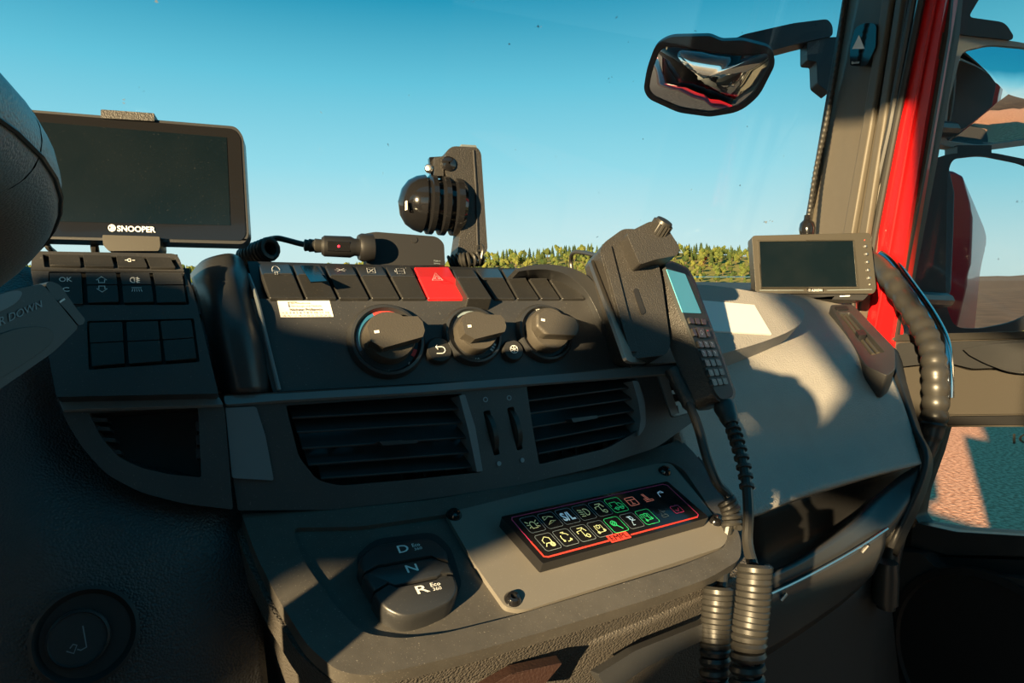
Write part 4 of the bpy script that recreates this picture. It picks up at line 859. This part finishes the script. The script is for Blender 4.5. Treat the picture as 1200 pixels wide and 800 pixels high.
# grip ribs on the side of the handset
for t in [k / 9 for k in range(10)]:
    y = 345 + 100 * t; o = PN.pt(776.5 + (y - 308) * .392, y, 0)
    a, b = o - PN.n * .004, o - PN.n * .019
    m = MB(); m.tube([a - CU * .002, (a + b) / 2 + CU * .0012, b - CU * .002], .0008, 6); m.build('grip_rib', 'rubber', hs_)
def cable(name, label, pts, r, m='rubber', n=60, relief=None, coil=None, cat='cable'):
    t = thing(name, label, cat, at(*pts[0])); P = smooth([at(*p) for p in pts], n); mb = MB(); mb.tube(P, r, 10); mb.build('cord', m, t); return t, P
def helix(path, R_, r, turns, seg=14, n=7, name='coil', m='rubber', parent=None):
    N = int(turns * seg); P = smooth(path, N); out = []
    x = None
    for i, p in enumerate(P):
        t = (P[min(i + 1, N)] - P[max(i - 1, 0)]).normalized()
        if x is None: x = t.cross(CF).normalized()
        x = (x - t * x.dot(t)).normalized(); y = t.cross(x); a = 2 * math.pi * i / seg
        out.append(p + (x * math.cos(a) + y * math.sin(a)) * R_)
    mb = MB(); mb.tube(out, r, n); return mb.build(name, m, parent)
hc, P = cable('handset_cord', 'black handset cord ending in the larger coil at the console corner', [(848, 474, .60), (858, 500, .585), (866, 525, .57), (874, 560, .555), (877, 600, .54), (876, 635, .53), (882, 662, .515)], .0042)
mb = MB(); mb.tube(P[0:10], [.009, .0095, .0095, .009, .0085, .008, .008, .0075, .007, .006], 14); mb.build('plug_boot', 'rubber', hc)
for k in range(11, 34, 3): 
    mb = MB(); mb.tube([P[k], P[k + 1]], .0070 - k * .00003, 12); mb.build('strain_relief_ring', 'rough_black', hc)
helix([at(885, 664, .50), at(882, 710, .495), at(877, 760, .49), at(873, 860, .485)], .0094, .0036, 19, parent=hc)
h2, P2 = cable('microphone_cord', 'black cord with the thinner coil hanging left of the handset coil', [(806, 470, .60), (818, 500, .585), (828, 535, .575), (840, 565, .57), (853, 580, .57), (856, 598, .565), (850, 640, .56), (846, 690, .53)], .0040)
mb = MB(); mb.tube(smooth([at(786, 432, .61), at(798, 455, .605), at(810, 478, .60)], 10), [.006, .0068, .0062, .0068, .0062, .0068, .0062, .0068, .0062, .0066, .005], 12); mb.build('plug_boot', 'rough_black', h2)
helix([at(851, 586, .565), at(857, 600, .563), at(858, 618, .56)], .006, .0026, 5, parent=h2)
helix([at(842, 690, .52), at(839, 730, .515), at(838, 770, .51), at(836, 860, .505)], .0084, .0034, 18, parent=h2)
cable('bent_lead', 'thin black bent lead rising behind the handset holder bracket', [(671, 322, .74), (669, 305, .74), (672, 296, .72), (684, 296, .70), (702, 300, .66)], .0022)
# ---------------------------------------------------------------- monitor on the passenger side
PM = pl3((882, 275, 1.13), (1022, 273, 1.11), (890, 343, 1.12))
mo = thing('camera_monitor', 'grey rear-view camera monitor with five round buttons on the passenger dash', 'monitor', PM.pt(955, 352, -.02))
mb = MB(); mb.plate(PM, rnd([(881, 276, 4), (1020, 272.5, 4), (1027, 338, 3), (1024, 344, 3), (886, 344, 3)], 4, 3), -.030, 0); mb.build('body', 'monitor_body', mo, bevel=.003, seg=3)
mb = MB(); mb.plate(PM, [(888, 281), (1001, 280.5), (1007.5, 338), (892, 338)], 0, .003, [[(890.5, 283), (1000, 282), (1004.5, 335.5), (893, 336)]]); mb.build('screen_frame', 'monitor_body', mo, bevel=.001)
mb = MB(); mb.plate(PM, [(890, 282.5), (1001, 281.5), (1005, 336), (892.5, 336.5)], 0, .0012); scn = mb.build('screen', 'screen_off', mo)
for x, y, r in ((1014, 288.5, .0030), (1015.3, 297.7, .0030), (1016.2, 307, .0030), (1017, 316.5, .0030), (1018.2, 325.8, .0032), (1019, 333.3, .0016)):
    c = PM.pt(x, y, 0); mb = MB(); mb.lathe(c, PM.n, [(r, 0), (r, .0012), (r * .7, .0022), (.0002, .0025)], 18, False); mb.build('button', 'steel', mo)
c = PM.pt(1013.2, 281.4, 0); mb = MB(); mb.lathe(c, PM.n, [(.0009, 0), (.0009, .0006), (.0001, .0006)], 8, False); mb.build('sensor', 'red_mark', mo)
mb = MB(); mb.plate(PM, rnd([(945.5, 338, 1.5), (965, 337.8, 1.5), (965, 342, 1.5), (946, 342.2, 1.5)], 1.5, 2), 0, .0006); mb.build('badge', 'gloss_black', mo)
put_text(PM, [(951, 338.8), (963.5, 338.6), (963.5, 341.3), (951, 341.5)], 'AXION', 'white_mark', mo, .01, .0009)
put_strokes(PM, [(947, 338.7), (950, 338.7), (950, 341.5), (947, 341.5)], [arc(.5, .5, .5, 0, 360, 8), [(.5, .2), (.5, .8)]], .0004, 'white_mark', mo, .0009)
put_strokes(PM, [(890, 339), (942, 339), (942, 341), (890, 341)], [[(0, .5), (1, .5)]], .0007, 'dim_mark', mo, .0004, 'groove')
put_strokes(PM, [(969, 339), (1022, 338), (1022, 340), (969, 341)], [[(0, .5), (1, .5)]], .0007, 'dim_mark', mo, .0004, 'groove')
mb = MB(); mb.plate(PM, rnd([(912, 344), (1020, 343), (1012, 352), (940, 350)], 2, 2), -.04, -.006); mb.build('stand', 'plastic_dark', mo, bevel=.003)
put_strokes(PM, [(984, 345.5), (996, 345), (996, 348), (984, 348.5)], [[(0, .5), (1, .5)]], .0018, 'white_mark', mo, -.005, 'small_label')
mb = MB(); mb.tube([at(1001, 345, 1.13), at(1001, 366, 1.15)], .004, 8); mb.build('post', 'steel', mo)
# ---------------------------------------------------------------- gooseneck and blind-spot sensor on the pillar
gn = thing('gooseneck_lamp', 'thin ribbed gooseneck rising along the windscreen pillar', 'lamp', at(947, 270, 1.25))
gp = smooth([at(947, 272, 1.22), at(948, 255, 1.24), at(956, 200, 1.26), at(969, 140, 1.27), at(981, 70, 1.26), at(990, 0, 1.24), at(994, -60, 1.2)], 220)
mb = MB(); mb.tube(gp, [.0042 + .0008 * math.sin(i * 1.6) for i in range(221)], 9); mb.build('flexible_arm', 'rubber', gn)
mb = MB(); mb.lathe(at(946, 272, 1.21), CU, [(.001, -.006), (.012, -.005), (.014, .006), (.012, .016), (.006, .022), (.005, .03)], 20); mb.build('base', 'gloss_black', gn)
PSn = Plane(PA.pt(1010, 52, .0), PA.n)
sn = thing('pillar_sensor', 'small black rounded sensor with a silver triangle high on the pillar', 'sensor', PSn.pt(1010, 75))
mb = MB(); mb.plate(PSn, rnd([(1002, 32, 5), (1015, 26, 6), (1027, 28, 5), (1026, 55, 4), (1015, 78, 5), (996, 77, 3), (996, 55, 3)], 5, 4), 0, .016); mb.build('housing', 'gloss_black', sn, bevel=.005, seg=4)
mb = MB(); mb.plate(PSn, [(1006.5, 41), (1013, 57), (998.5, 57.5)], .016, .0166); mb.build('triangle', 'white_mark', sn)
put_text(PSn, [(998, 72), (1007.5, 71), (1007.5, 74), (998, 75)], 'Bestar', 'white_mark', sn, 0, .0166)
# ================================================================ navigation screen
PS = pl3((290, 152, .560), (290, 285, .552), (30, 205, .515))
nv = thing('navigation_screen', 'large black navigation screen on a clip at the left of the dash', 'screen', PS.pt(160, 300, -.01))
so_ = rnd([(-20, 124, 6), (277, 148, 7), (285, 160, 4), (292, 276, 7), (286, 286, 6), (-20, 278, 6)], 6, 5)
mb = MB(); mb.plate(PS, so_, -.018, 0); mb.build('case', 'plastic_smooth', nv, bevel=.003, seg=3)
mb = MB(); mb.plate(PS, rnd([(-18, 127, 5), (275, 151, 6), (282, 162, 4), (288, 275, 6), (283, 282, 5), (-18, 275, 5)], 6, 4), -.001, .0007); gl_ = mb.build('glass_front', 'gloss_black', nv)
mb = MB(); mb.plate(PS, [(-10, 138), (265.5, 161), (270, 264), (-10, 257.5)], .0006, .0011); mb.build('display', 'screen_off', nv)
put_text(PS, [(137, 264), (182, 265.5), (182.5, 272.5), (137.3, 271)], 'SNOOPER', 'white_mark', nv, .03, .0014)
put_strokes(PS, [(127, 263), (135, 263.3), (135.2, 271), (127.2, 270.7)], [arc(.5, .5, .5, 0, 360, 12), arc(.5, .5, .3, 200, 500, 8), arc(.5, .5, .12, 0, 360, 6)], .0007, 'white_mark', nv, .0014)
mb = MB(); mb.plate(PS, rnd([(118, 128, 1.5), (181, 132.5, 1.5), (181, 142, 1), (118, 138, 1)], 1, 2), -.014, .003); mb.build('top_clip', 'rough_black', nv, bevel=.001)
mb = MB(); mb.plate(PS, rnd([(120, 275, 1.5), (187, 277, 1.5), (188, 288, 3), (186, 294, 2), (127, 294, 3), (121, 287, 2)], 2, 3), -.016, .006); mb.build('bottom_clip', 'monitor_body', nv, bevel=.002)
mb = MB(); mb.tube([PS.pt(160, 290, -.012), PS.pt(161, 303, -.03)], .009, 12); mb.build('mount', 'plastic_dark', nv)
mb = MB(); mb.tube(smooth([PS.pt(52, 280, -.02), PS.pt(57, 290, -.02), PS.pt(64, 296, -.03), PS.pt(70, 304, -.05)], 12), .0022, 8); mb.build('lead', 'rubber', nv)
mb = MB(); mb.tube(smooth([PS.pt(110, 278, -.02), PS.pt(111, 290, -.02), PS.pt(113, 302, -.04)], 8), .0030, 8); mb.build('lead', 'rubber', nv)
# ---------------------------------------------------------------- steering wheel (its right end shows) and stalk
wend = at(-38, 158, .15); RW, rw = .180, .0138
wx = (VR + VZ * .30).normalized(); wy = (VF - VZ * .16).normalized(); wy = (wy - wx * wy.dot(wx)).normalized(); wn = wx.cross(wy).normalized()
WC = wend - wx * RW
stw = thing('steering_wheel', 'thick black leather steering wheel rim at the left edge', 'steering wheel', WC)
P = [WC + (wx * math.cos(2 * math.pi * k / 72) + wy * math.sin(2 * math.pi * k / 72)) * RW for k in range(73)]
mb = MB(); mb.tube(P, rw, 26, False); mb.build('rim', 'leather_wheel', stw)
mb = MB(); P2 = [WC + (wx * math.cos(2 * math.pi * k / 72) + wy * math.sin(2 * math.pi * k / 72)) * (RW + rw * .86) - wn * (rw * .55) for k in range(73)]
mb.tube(P2, .0006, 5, False); mb.build('seam', 'rubber', stw)
for a in (200, 340, 270):
    d = wx * math.cos(math.radians(a)) + wy * math.sin(math.radians(a)); mb = MB()
    mb.box(WC + d * .12, d * .085, wn.cross(d) * .012, wn * .004); mb.build('spoke', 'plastic_smooth', stw, bevel=.005)
mb = MB(); mb.lathe(WC - wn * .005, wn, [(.001, 0), (.036, 0), (.042, .006), (.038, .014), (.001, .016)], 32); mb.build('hub', 'plastic_smooth', stw)
mb = MB(); mb.tube([WC - wn * .004, WC - wn * .20 + VF * .12, WC - wn * .4 + VF * .24], [.022, .025, .03], 16); mb.build('column', 'plastic_dark', stw)
PT_ = pl3((0, 340, .300), (95, 385, .330), (0, 450, .296))
sk2 = thing('steering_stalk', 'black column stalk lettered R DOWN in front of the switch panel', 'stalk', PT_.pt(0, 440, -.02))
mb = MB(); mb.plate(PT_, rnd([(-90, 372, 4), (-20, 348), (48, 332.5, 3), (54, 337, 2), (91, 382, 2), (90, 386, 2), (62, 413, 6), (0, 456), (-90, 510, 4)], 10, 4), -.026, 0); mb.build('body', 'plastic_smooth', sk2, bevel=.006, seg=5)
mb = MB(); mb.plate(PT_, rnd([(53, 333, 3), (58, 329, 5), (70, 333, 8), (90, 362, 6), (100, 374, 3), (98, 380, 3), (92, 381, 2), (80, 366, 4), (60, 345, 3)], 3, 4), -.02, -.001); mb.build('end_rocker', 'plastic_smooth', sk2, bevel=.002, seg=3)
mb = MB(); mb.plate(PT_, ipx([(-60, 420), (-20, 400), (20, 385), (50, 383), (62, 390), (58, 404), (30, 425), (-10, 450), (-60, 480)], 30), 0, .0012); mb.build('grip_patch', 'rubber', sk2, bevel=.001)
mb = MB(); mb.plate(PT_, ipx([(-60, 366), (-20, 352), (10, 342), (24, 341), (25, 347), (14, 358), (-20, 374), (-60, 388)], 24), 0, .0010); mb.build('grip_patch', 'silver_trim', sk2, bevel=.0006)
put_text(PT_, [(-1, 371.8), (48.5, 351.5), (49.5, 359.5), (0, 382)], 'R DOWN', 'dim_mark', sk2, .01, .0006)
put_strokes(PT_, [(70, 350), (76, 350), (76, 354), (70, 354)], [[(0, 0), (1, 1)]], .0008, 'white_mark', sk2, .0004)
# ---------------------------------------------------------------- power plug, socket box on the dash top
pb = thing('socket_box', 'low black socket box on top of the dash behind the rocker keys', 'socket box', at(472, 308, .66))
PB_ = pl3((426, 275, .645), (521, 285, .665), (426, 308, .640))
mb = MB(); mb.plate(PB_, rnd([(425, 274, 4), (440, 271.5, 3), (512, 277, 6), (520.5, 285, 5), (521.5, 311, 1), (430, 311, 1)], 3, 4), -.03, 0); mb.build('body', 'plastic_dark', pb, bevel=.005, seg=4)
mb = MB(); mb.lathe(PB_.pt(485.5, 281, 0), PB_.n, [(.003, 0), (.003, .001), (.0005, .001)], 16); mb.build('screw', 'plastic_dark', pb)
mb = MB(); mb.lathe(at(424, 290, .63), at(424, 290, .63) - at(430, 290, .632), [(.0125, -.01), (.013, 0), (.0115, .003), (.001, .003)], 24); mb.build('socket_collar', 'plastic_dark', pb)
put_text(PB_, [(508.5, 304.5), (516, 304.8), (516, 306.5), (508.5, 306.3)], 'Made in', 'dim_mark', pb, 0, .0004)
put_text(PB_, [(508.5, 307.5), (516, 307.8), (516, 309.8), (508.5, 309.5)], 'Germany', 'dim_mark', pb, 0, .0004)
pg_ = thing('power_plug', 'black power plug with a red light and coiled lead pushed in the socket box', 'plug', at(400, 300, .63))
a, b = at(376, 288, .62), at(425, 290, .63)
mb = MB(); ax = (b - a).normalized(); L = (b - a).length; mb.lathe(a, ax, [(.001, 0), (.0075, .0005), (.0095, .003), (.0098, L * .7), (.008, L * .8), (.008, L), (.001, L)], 24); mb.build('shell', 'plastic_dark', pg_)
mb = MB(); mb.lathe(a - ax * .015, ax, [(.0035, 0), (.0055, .001), (.005, .004), (.006, .005), (.0055, .009), (.0065, .010), (.006, .016)], 16); mb.build('strain_relief', 'rubber', pg_)
nP = (CAM - at(396, 289, .62)).normalized(); mb = MB(); o = at(397, 288.5, .6155); mb.box(o, ax * .010, ax.cross(nP) * .0045, nP * .0008); mb.build('light_window', 'gloss_black', pg_, bevel=.0006)
mb = MB(); mb.lathe(o + nP * .0008, nP, [(.0012, 0), (.001, .0005), (.0001, .0006)], 10); mb.build('indicator_light', 'led_red', pg_)
mb = MB(); mb.tube(smooth([at(362, 287.5, .62), at(350, 285, .62), at(335, 281, .62), at(325, 279, .622), at(316, 280, .63)], 20), .0026, 8); mb.build('cord', 'rubber', pg_)
helix([at(318, 291, .60), at(307, 295, .61), at(296, 299, .62), at(288, 303, .63)], .0085, .0025, 9, parent=pg_, name='coil')
# ---------------------------------------------------------------- hand searchlight in its bracket
sg = thing('hand_searchlight', 'black hand searchlight with ribbed round head hanging from an upright handle', 'searchlight', at(552, 312, .70))
PQ = pl3((523, 172, .70), (567, 176, .715), (538, 304, .70))
hd = rnd([(522, 178, 6), (530, 171, 6), (560, 172.5, 4), (564, 180, 3), (568, 240), (571.5, 292, 4), (568, 298, 4), (540, 303, 5), (536, 297, 4), (540, 270), (537, 225, 4), (524, 208, 6), (521, 195, 6)], 5, 4)
mb = MB(); mb.plate(PQ, hd, -.026, 0); mb.build('handle', 'rough_black', sg, bevel=.006, seg=4)
mb = MB(); mb.tube([PQ.pt(555, 176, .0005), PQ.pt(558, 220, .0005), PQ.pt(560, 292, .0005)], .0012, 6); mb.build('seam', 'plastic_dark', sg)
mb = MB(); mb.plate(PQ, rnd([(540, 169, 1), (558, 170, 1), (559.5, 175, 1), (541, 174, 1)], 1, 2), -.018, -.004); mb.build('switch', 'silver_trim', sg, bevel=.001)
mb = MB(); mb.lathe(PQ.pt(525.5, 192, .0), PQ.n, [(.0075, -.004), (.0075, .002), (.005, .0035), (.001, .004)], 24, False); mb.build('pivot_bolt', 'gloss_black', sg)
mb = MB(); mb.plate(PQ, rnd([(503, 184, 1), (520, 183, 1), (521, 206, 1), (512, 208, 1), (505, 206, 1)], 1, 2), -.016, -.010); br = mb.build('bracket', 'gloss_black', sg, bevel=.001)
mb = MB(); mb.plate(PQ, rnd([(509, 184, 1), (520, 183, 1), (520, 206, 1), (509, 206, 1)], 1, 2), -.012, -.002); mb.build('bracket_plate', 'rough_black', sg, bevel=.001)
mb = MB(); mb.lathe(PQ.pt(503, 198, -.006), (PQ.n - CX * .4).normalized(), [(.0045, 0), (.0045, .003), (.003, .005), (.001, .0055)], 20); mb.build('screw', 'steel', sg)
hc_ = at(537, 243, .715); ha = (-CX * .93 - CF * .33 + CU * .03).normalized(); R0 = .0305
prof = [(.001, -.004), (R0 * .86, -.004), (R0 * .98, 0), (R0 * .98, .006), (R0 * .84, .008), (R0 * .84, .012), (R0, .014), (R0, .019), (R0 * .86, .021), (R0 * .86, .025), (R0, .027), (R0, .032), (R0 * .90, .034), (R0 * .90, .036), (R0 * .97, .038), (R0 * .9, .046), (R0 * .74, .054), (R0 * .45, .060), (.001, .063)]
mb = MB(); mb.lathe(hc_, ha, prof, 48, False); hd_ = mb.build('lamp_head', 'gloss_black', sg)
mb = MB(); o = at(476, 241, .672); mb.box(o, CU * .0045, (CX * .35 - CF * .9).normalized() * .0022, CX * .0006); mb.build('label', 'white_mark', sg)
mb = MB(); mb.tube(smooth([at(524, 212, .70), at(526, 220, .70), at(531, 225, .70), at(540, 226, .705)], 12), .0022, 8); mb.build('lead', 'rubber', sg)
helix([at(527, 308, .69), at(540, 305, .69), at(552, 304, .69), at(564, 303, .70)], .0062, .0018, 9, parent=sg, name='coil')
mb = MB(); mb.tube(smooth([at(560, 288, .695), at(559, 296, .69), at(563, 304, .69), at(566, 292, .69), at(564, 287, .695)], 20), .0016, 7); mb.build('lead_loop', 'rubber', sg)
# ================================================================ exterior mirrors
def dome(pl, poly, bulge, nr=7):   # gently convex sheet over a pixel outline
    P = [pl.pt(x, y) for x, y in poly]; c = sum(P, V3()) / len(P); rows = []
    for i in range(nr + 1):
        t = 1 - i / nr; rows.append([c + (p - c) * max(t, .001) + pl.n * bulge * (1 - t * t) for p in P] )
    return rows
def mirror_sheet(pl, poly, bulge, name, parent):
    R_ = dome(pl, poly, bulge, 10); n = len(poly); mb = MB()
    vs_ = [p for r in R_ for p in r]; fs = []
    for i in range(len(R_) - 1):
        for k in range(n):
            l = (k + 1) % n; fs.append((i * n + k, i * n + l, (i + 1) * n + l, (i + 1) * n + k))
    mb.add(vs_, fs); return mb.build(name, 'mirror', parent, ang=80)
fm = thing('front_mirror', 'convex front mirror on an arm outside the windscreen', 'mirror', at(905, 55, 1.50))
fmc = at(830, 90, 1.48)
a_ = (fmc - CAM).normalized(); b_ = (VF * -.10 - VZ * .95 + VR * -.25).normalized(); PFm = Plane(fmc, (b_ - a_).normalized() * .5 + (-a_) * .75)
oo = rnd([(754, 105, 8), (758, 80), (768, 52, 10), (785, 43, 8), (832, 42, 4), (846, 48, 4), (870, 47, 6), (905, 56, 10), (909, 75, 8), (890, 112), (868, 131, 14), (832, 137, 6), (795, 132, 8), (760, 116, 8)], 10, 5)
ii = rnd([(759, 104, 8), (763, 82), (773, 56, 8), (790, 53, 8), (832, 60), (870, 64), (900, 61, 6), (903, 74, 6), (885, 108), (864, 126, 12), (832, 132, 6), (797, 127, 8), (765, 113, 8)], 10, 5)
mb = MB(); mb.plate(PFm, oo, -.03, .004, [ii]); mb.build('housing', 'housing', fm, bevel=.006, seg=3)
mb = MB(); mb.plate(PFm, oo, -.045, -.026); mb.build('back_shell', 'housing', fm, bevel=.01, seg=3)
mirror_sheet(PFm, ii, .022, 'mirror_glass', fm)
PAr = Plane(at(920, 45, 1.52), -CF)
mb = MB(); mb.plate(PAr, rnd([(850, 50, 4), (872, 40), (930, 27), (970, 22, 6), (976, 30, 5), (976, 42, 4), (940, 50), (905, 59, 3)], 4, 3), -.03, .012); mb.build('arm', 'housing', fm, bevel=.006, seg=3)
mb = MB(); mb.plate(PAr, rnd([(946, 46, 2), (960, 44), (984, 43, 2), (982, 80), (972, 109, 2), (958, 98, 3), (957, 72, 2), (946, 71, 3)], 2, 3), -.03, .008); mb.build('arm_foot', 'housing', fm, bevel=.004)
PMo = Plane(at(1150, 250, 1.42), -VF * .985 + VR * -.10)
def facing(px, py, D, back):     # plane that reflects the camera's line towards direction back
    o = at(px, py, D); a = (o - CAM).normalized(); return Plane(o, (back.normalized() - a))
um = thing('wide_angle_mirror', 'upper wide angle door mirror with pale housing outside the passenger window', 'mirror', at(1150, 175, 1.42))
PU = facing(1160, 110, 1.42, -VF + VR * .05 + VZ * .03)
oo = rnd([(1107, 30, 8), (1130, 40), (1200, 50), (1260, 70, 30), (1275, 140, 30), (1220, 168), (1150, 177, 10), (1106, 171, 8), (1082, 158, 6), (1088, 120), (1096, 70)], 10, 5)
ii = rnd([(1127, 60, 10), (1160, 52), (1205, 56), (1250, 75, 20), (1262, 140, 20), (1205, 163), (1150, 171, 10), (1108, 165, 6), (1112, 120)], 10, 5)
mb = MB(); mb.plate(PU, oo, -.05, .004, [ii]); mb.build('housing', 'housing_grey', um, bevel=.008, seg=3)
mb = MB(); mb.plate(PU, oo, -.08, -.05); mb.build('back_shell', 'housing', um, bevel=.02, seg=3)
mirror_sheet(PU, ii, .020, 'mirror_glass', um)
mb = MB(); mb.plate(PU, rnd([(1108, -10, 4), (1150, -5), (1135, 20), (1178, 26, 8), (1188, 42, 4), (1186, 47, 4), (1130, 41), (1104, 36, 4)], 6, 4), -.08, .01); mb.build('top_cap', 'housing', um, bevel=.01, seg=3)
mm = thing('door_mirror', 'tall main door mirror reflecting the red truck body', 'mirror', at(1150, 395, 1.42))
PMm = facing(1160, 290, 1.42, -VF - VR * .02 + VZ * .045)
oo = rnd([(1076, 225, 30), (1086, 190, 12), (1110, 180), (1160, 178), (1210, 188), (1265, 220, 30), (1275, 330, 30), (1210, 385, 20), (1150, 400, 10), (1090, 398, 10), (1062, 385, 8), (1064, 330)], 12, 5)
ii = rnd([(1110, 205, 10), (1116, 186, 8), (1150, 182), (1200, 192), (1250, 222, 24), (1258, 330, 30), (1195, 376, 20), (1150, 385, 10), (1118, 384, 12), (1108, 355, 8), (1109, 280)], 12, 5)
mb = MB(); mb.plate(PMm, oo, -.05, .004, [ii]); mb.build('housing', 'housing', mm, bevel=.008, seg=3)
mb = MB(); mb.plate(PMm, oo, -.09, -.05); mb.build('back_shell', 'housing', mm, bevel=.02, seg=3)
mirror_sheet(PMm, ii, .0015, 'mirror_glass', mm)
mb = MB(); mb.plate(PMm, [(1122, 170), (1162, 170), (1162, 186), (1122, 186)], -.07, -.02); mb.build('link', 'housing', mm)
mb = MB(); mb.tube([at(1078, 150, 1.36), at(1120, 152, 1.45)], .016, 10); mb.tube([at(1068, 350, 1.34), at(1110, 352, 1.45)], .016, 10); mb.build('bracket', 'housing', mm)
# ================================================================ wooded hill beyond the windscreen
def blob(mb, c, rx, rz, seg=7, rings=5, j=.2):
    vs_ = [c + V3((0, 0, rz))]
    for i in range(1, rings):
        t = math.pi * i / rings
        for k in range(seg):
            a = 2 * math.pi * k / seg + i * .4; q = 1 + random.uniform(-j, j)
            vs_.append(c + V3((rx * math.sin(t) * math.cos(a) * q, rx * math.sin(t) * math.sin(a) * q, rz * math.cos(t) * (1 + random.uniform(-j, j) * .4))))
    vs_.append(c - V3((0, 0, rz))); fs = [(0, 1 + k, 1 + (k + 1) % seg) for k in range(seg)]
    for i in range(rings - 2):
        for k in range(seg):
            l = (k + 1) % seg; fs.append((1 + i * seg + k, 1 + (i + 1) * seg + k, 1 + (i + 1) * seg + l, 1 + i * seg + l))
    b = 1 + (rings - 2) * seg; fs += [(b + k, len(vs_) - 1, b + (k + 1) % seg) for k in range(seg)]
    mb.add(vs_, fs)
def conifer(mb):
    for i in range(4):
        z0 = .12 + i * .2; r = .27 * (1 - i * .2); n = 8
        vs_ = [V3((r * (1 + .18 * (k % 2)) * math.cos(2 * math.pi * k / n), r * (1 + .18 * (k % 2)) * math.sin(2 * math.pi * k / n), z0)) for k in range(n)] + [V3((0, 0, z0 + .34 if i < 3 else 1.05))]
        mb.add(vs_, [(k, (k + 1) % n, n) for k in range(n)] + [tuple(reversed(range(n)))])
protos = []
def tree_mesh(kind):
    cr_ = MB(); tr = MB()
    if kind == 'conifer_tree': conifer(cr_)
    else:
        for _ in range(6): blob(cr_, V3((random.uniform(-.16, .16), random.uniform(-.16, .16), random.uniform(.45, .85))), random.uniform(.16, .25), random.uniform(.14, .22))
    tr.tube([V3((0, 0, -.05)), V3((0, 0, .5))], [.03, .02], 6)
    return cr_, tr
def me_of(mb, nm, m):
    me = bpy.data.meshes.new(nm); me.from_pydata([tuple(p) for p in mb.v], [], mb.f); me.materials.append(MAT[m]); me.update(); return me
KIND = []
for nm, m in (('conifer_tree', 'leaf_pine'), ('conifer_tree', 'leaf_dark'), ('broadleaf_tree', 'leaf_light'), ('broadleaf_tree', 'leaf_dark'), ('broadleaf_tree', 'leaf_light')):
    c_, t_ = tree_mesh(nm); KIND.append((nm, me_of(c_, 'crown', m), me_of(t_, 'trunk', 'bark'), m))
LAB = {('conifer_tree', 'leaf_pine'): 'dark narrow conifer among the trees on the distant wooded hill', ('conifer_tree', 'leaf_dark'): 'green pointed conifer among the trees on the distant wooded hill',
       ('broadleaf_tree', 'leaf_light'): 'yellow-green round tree on the distant wooded hill', ('broadleaf_tree', 'leaf_dark'): 'dark green round tree on the distant wooded hill'}
def plant(x, y, h, k):
    nm, cm, tm, m = KIND[k]; r = thing(nm, LAB[(nm, m)], 'tree', V3((x, y, hill_z(x, y))), LAB[(nm, m)].replace('among the trees ', '') + ' (group)')
    r['group'] = ('dark' if m == 'leaf_pine' else 'green' if nm == 'conifer_tree' else 'yellow-green' if m == 'leaf_light' else 'dark green') + (' conifers' if nm == 'conifer_tree' else ' round trees') + ' on the distant hill'
    c_ = bpy.data.objects.new('crown', cm); C.objects.link(c_); c_.parent = r; c_.scale = (h * .8, h * .8, h)
    t_ = bpy.data.objects.new('trunk', tm); C.objects.link(t_); t_.parent = r; t_.scale = (h, h, h)
    r.rotation_euler = (0, 0, random.uniform(0, 6.28))
random.seed(11)
N = 0
spots = []
for row, y in enumerate((168, 178, 188, 198, 208, 218, 228, 238, 248, 258, 268)):
    nn = 70 if row > 2 else 46
    for i in range(nn):
        a = -.08 + .46 * (i + random.uniform(-.3, .3)) / nn
        spots.append((a * y, y + random.uniform(-3, 3), row))
random.shuffle(spots); kept = []
for x, y, row in spots:
    px = 600 + 800 * x / y
    if not (693 > px > 556 or 786 < px < 888) or N >= 296: continue
    if any((x - a) ** 2 + (y - b) ** 2 < 5.5 for a, b in kept): continue
    kept.append((x, y))
    k = random.choice((0, 0, 1, 1, 3, 2)) if row > 6 else random.choice((2, 2, 4, 3, 1, 3))
    plant(x, y, random.uniform(3.2, 4.6) if row > 4 else random.uniform(2.2, 3.4), k); N += 1
# the rest of the wood, mostly hidden behind the dashboard and fittings
far = {'leaf_dark': MB(), 'leaf_light': MB()}
for i in range(1500):
    y = random.uniform(168, 272); x = random.uniform(-.95, .75) * y; px = 600 + 800 * x / y
    if 697 > px > 552 or 782 < px < 892: continue
    m = 'leaf_dark' if random.random() < .55 else 'leaf_light'; h = random.uniform(2.4, 4.2); z = hill_z(x, y)
    t = MB()
    if m == 'leaf_dark': conifer(t)
    else: blob(t, V3((0, 0, .55)), .34, .46, 7, 5)
    far[m].add([V3((x + p.x * h * .8, y + p.y * h * .8, z + p.z * h)) for p in t.v], t.f)
for (m, q), nm in zip(far.items(), ('dark trees of the wood beyond the windscreen on either side of the open view', 'yellow-green trees of the wood beyond the windscreen on either side of the open view')):
    tag(q.build('wood', m, None, flat=True), nm, 'trees', kind='stuff')
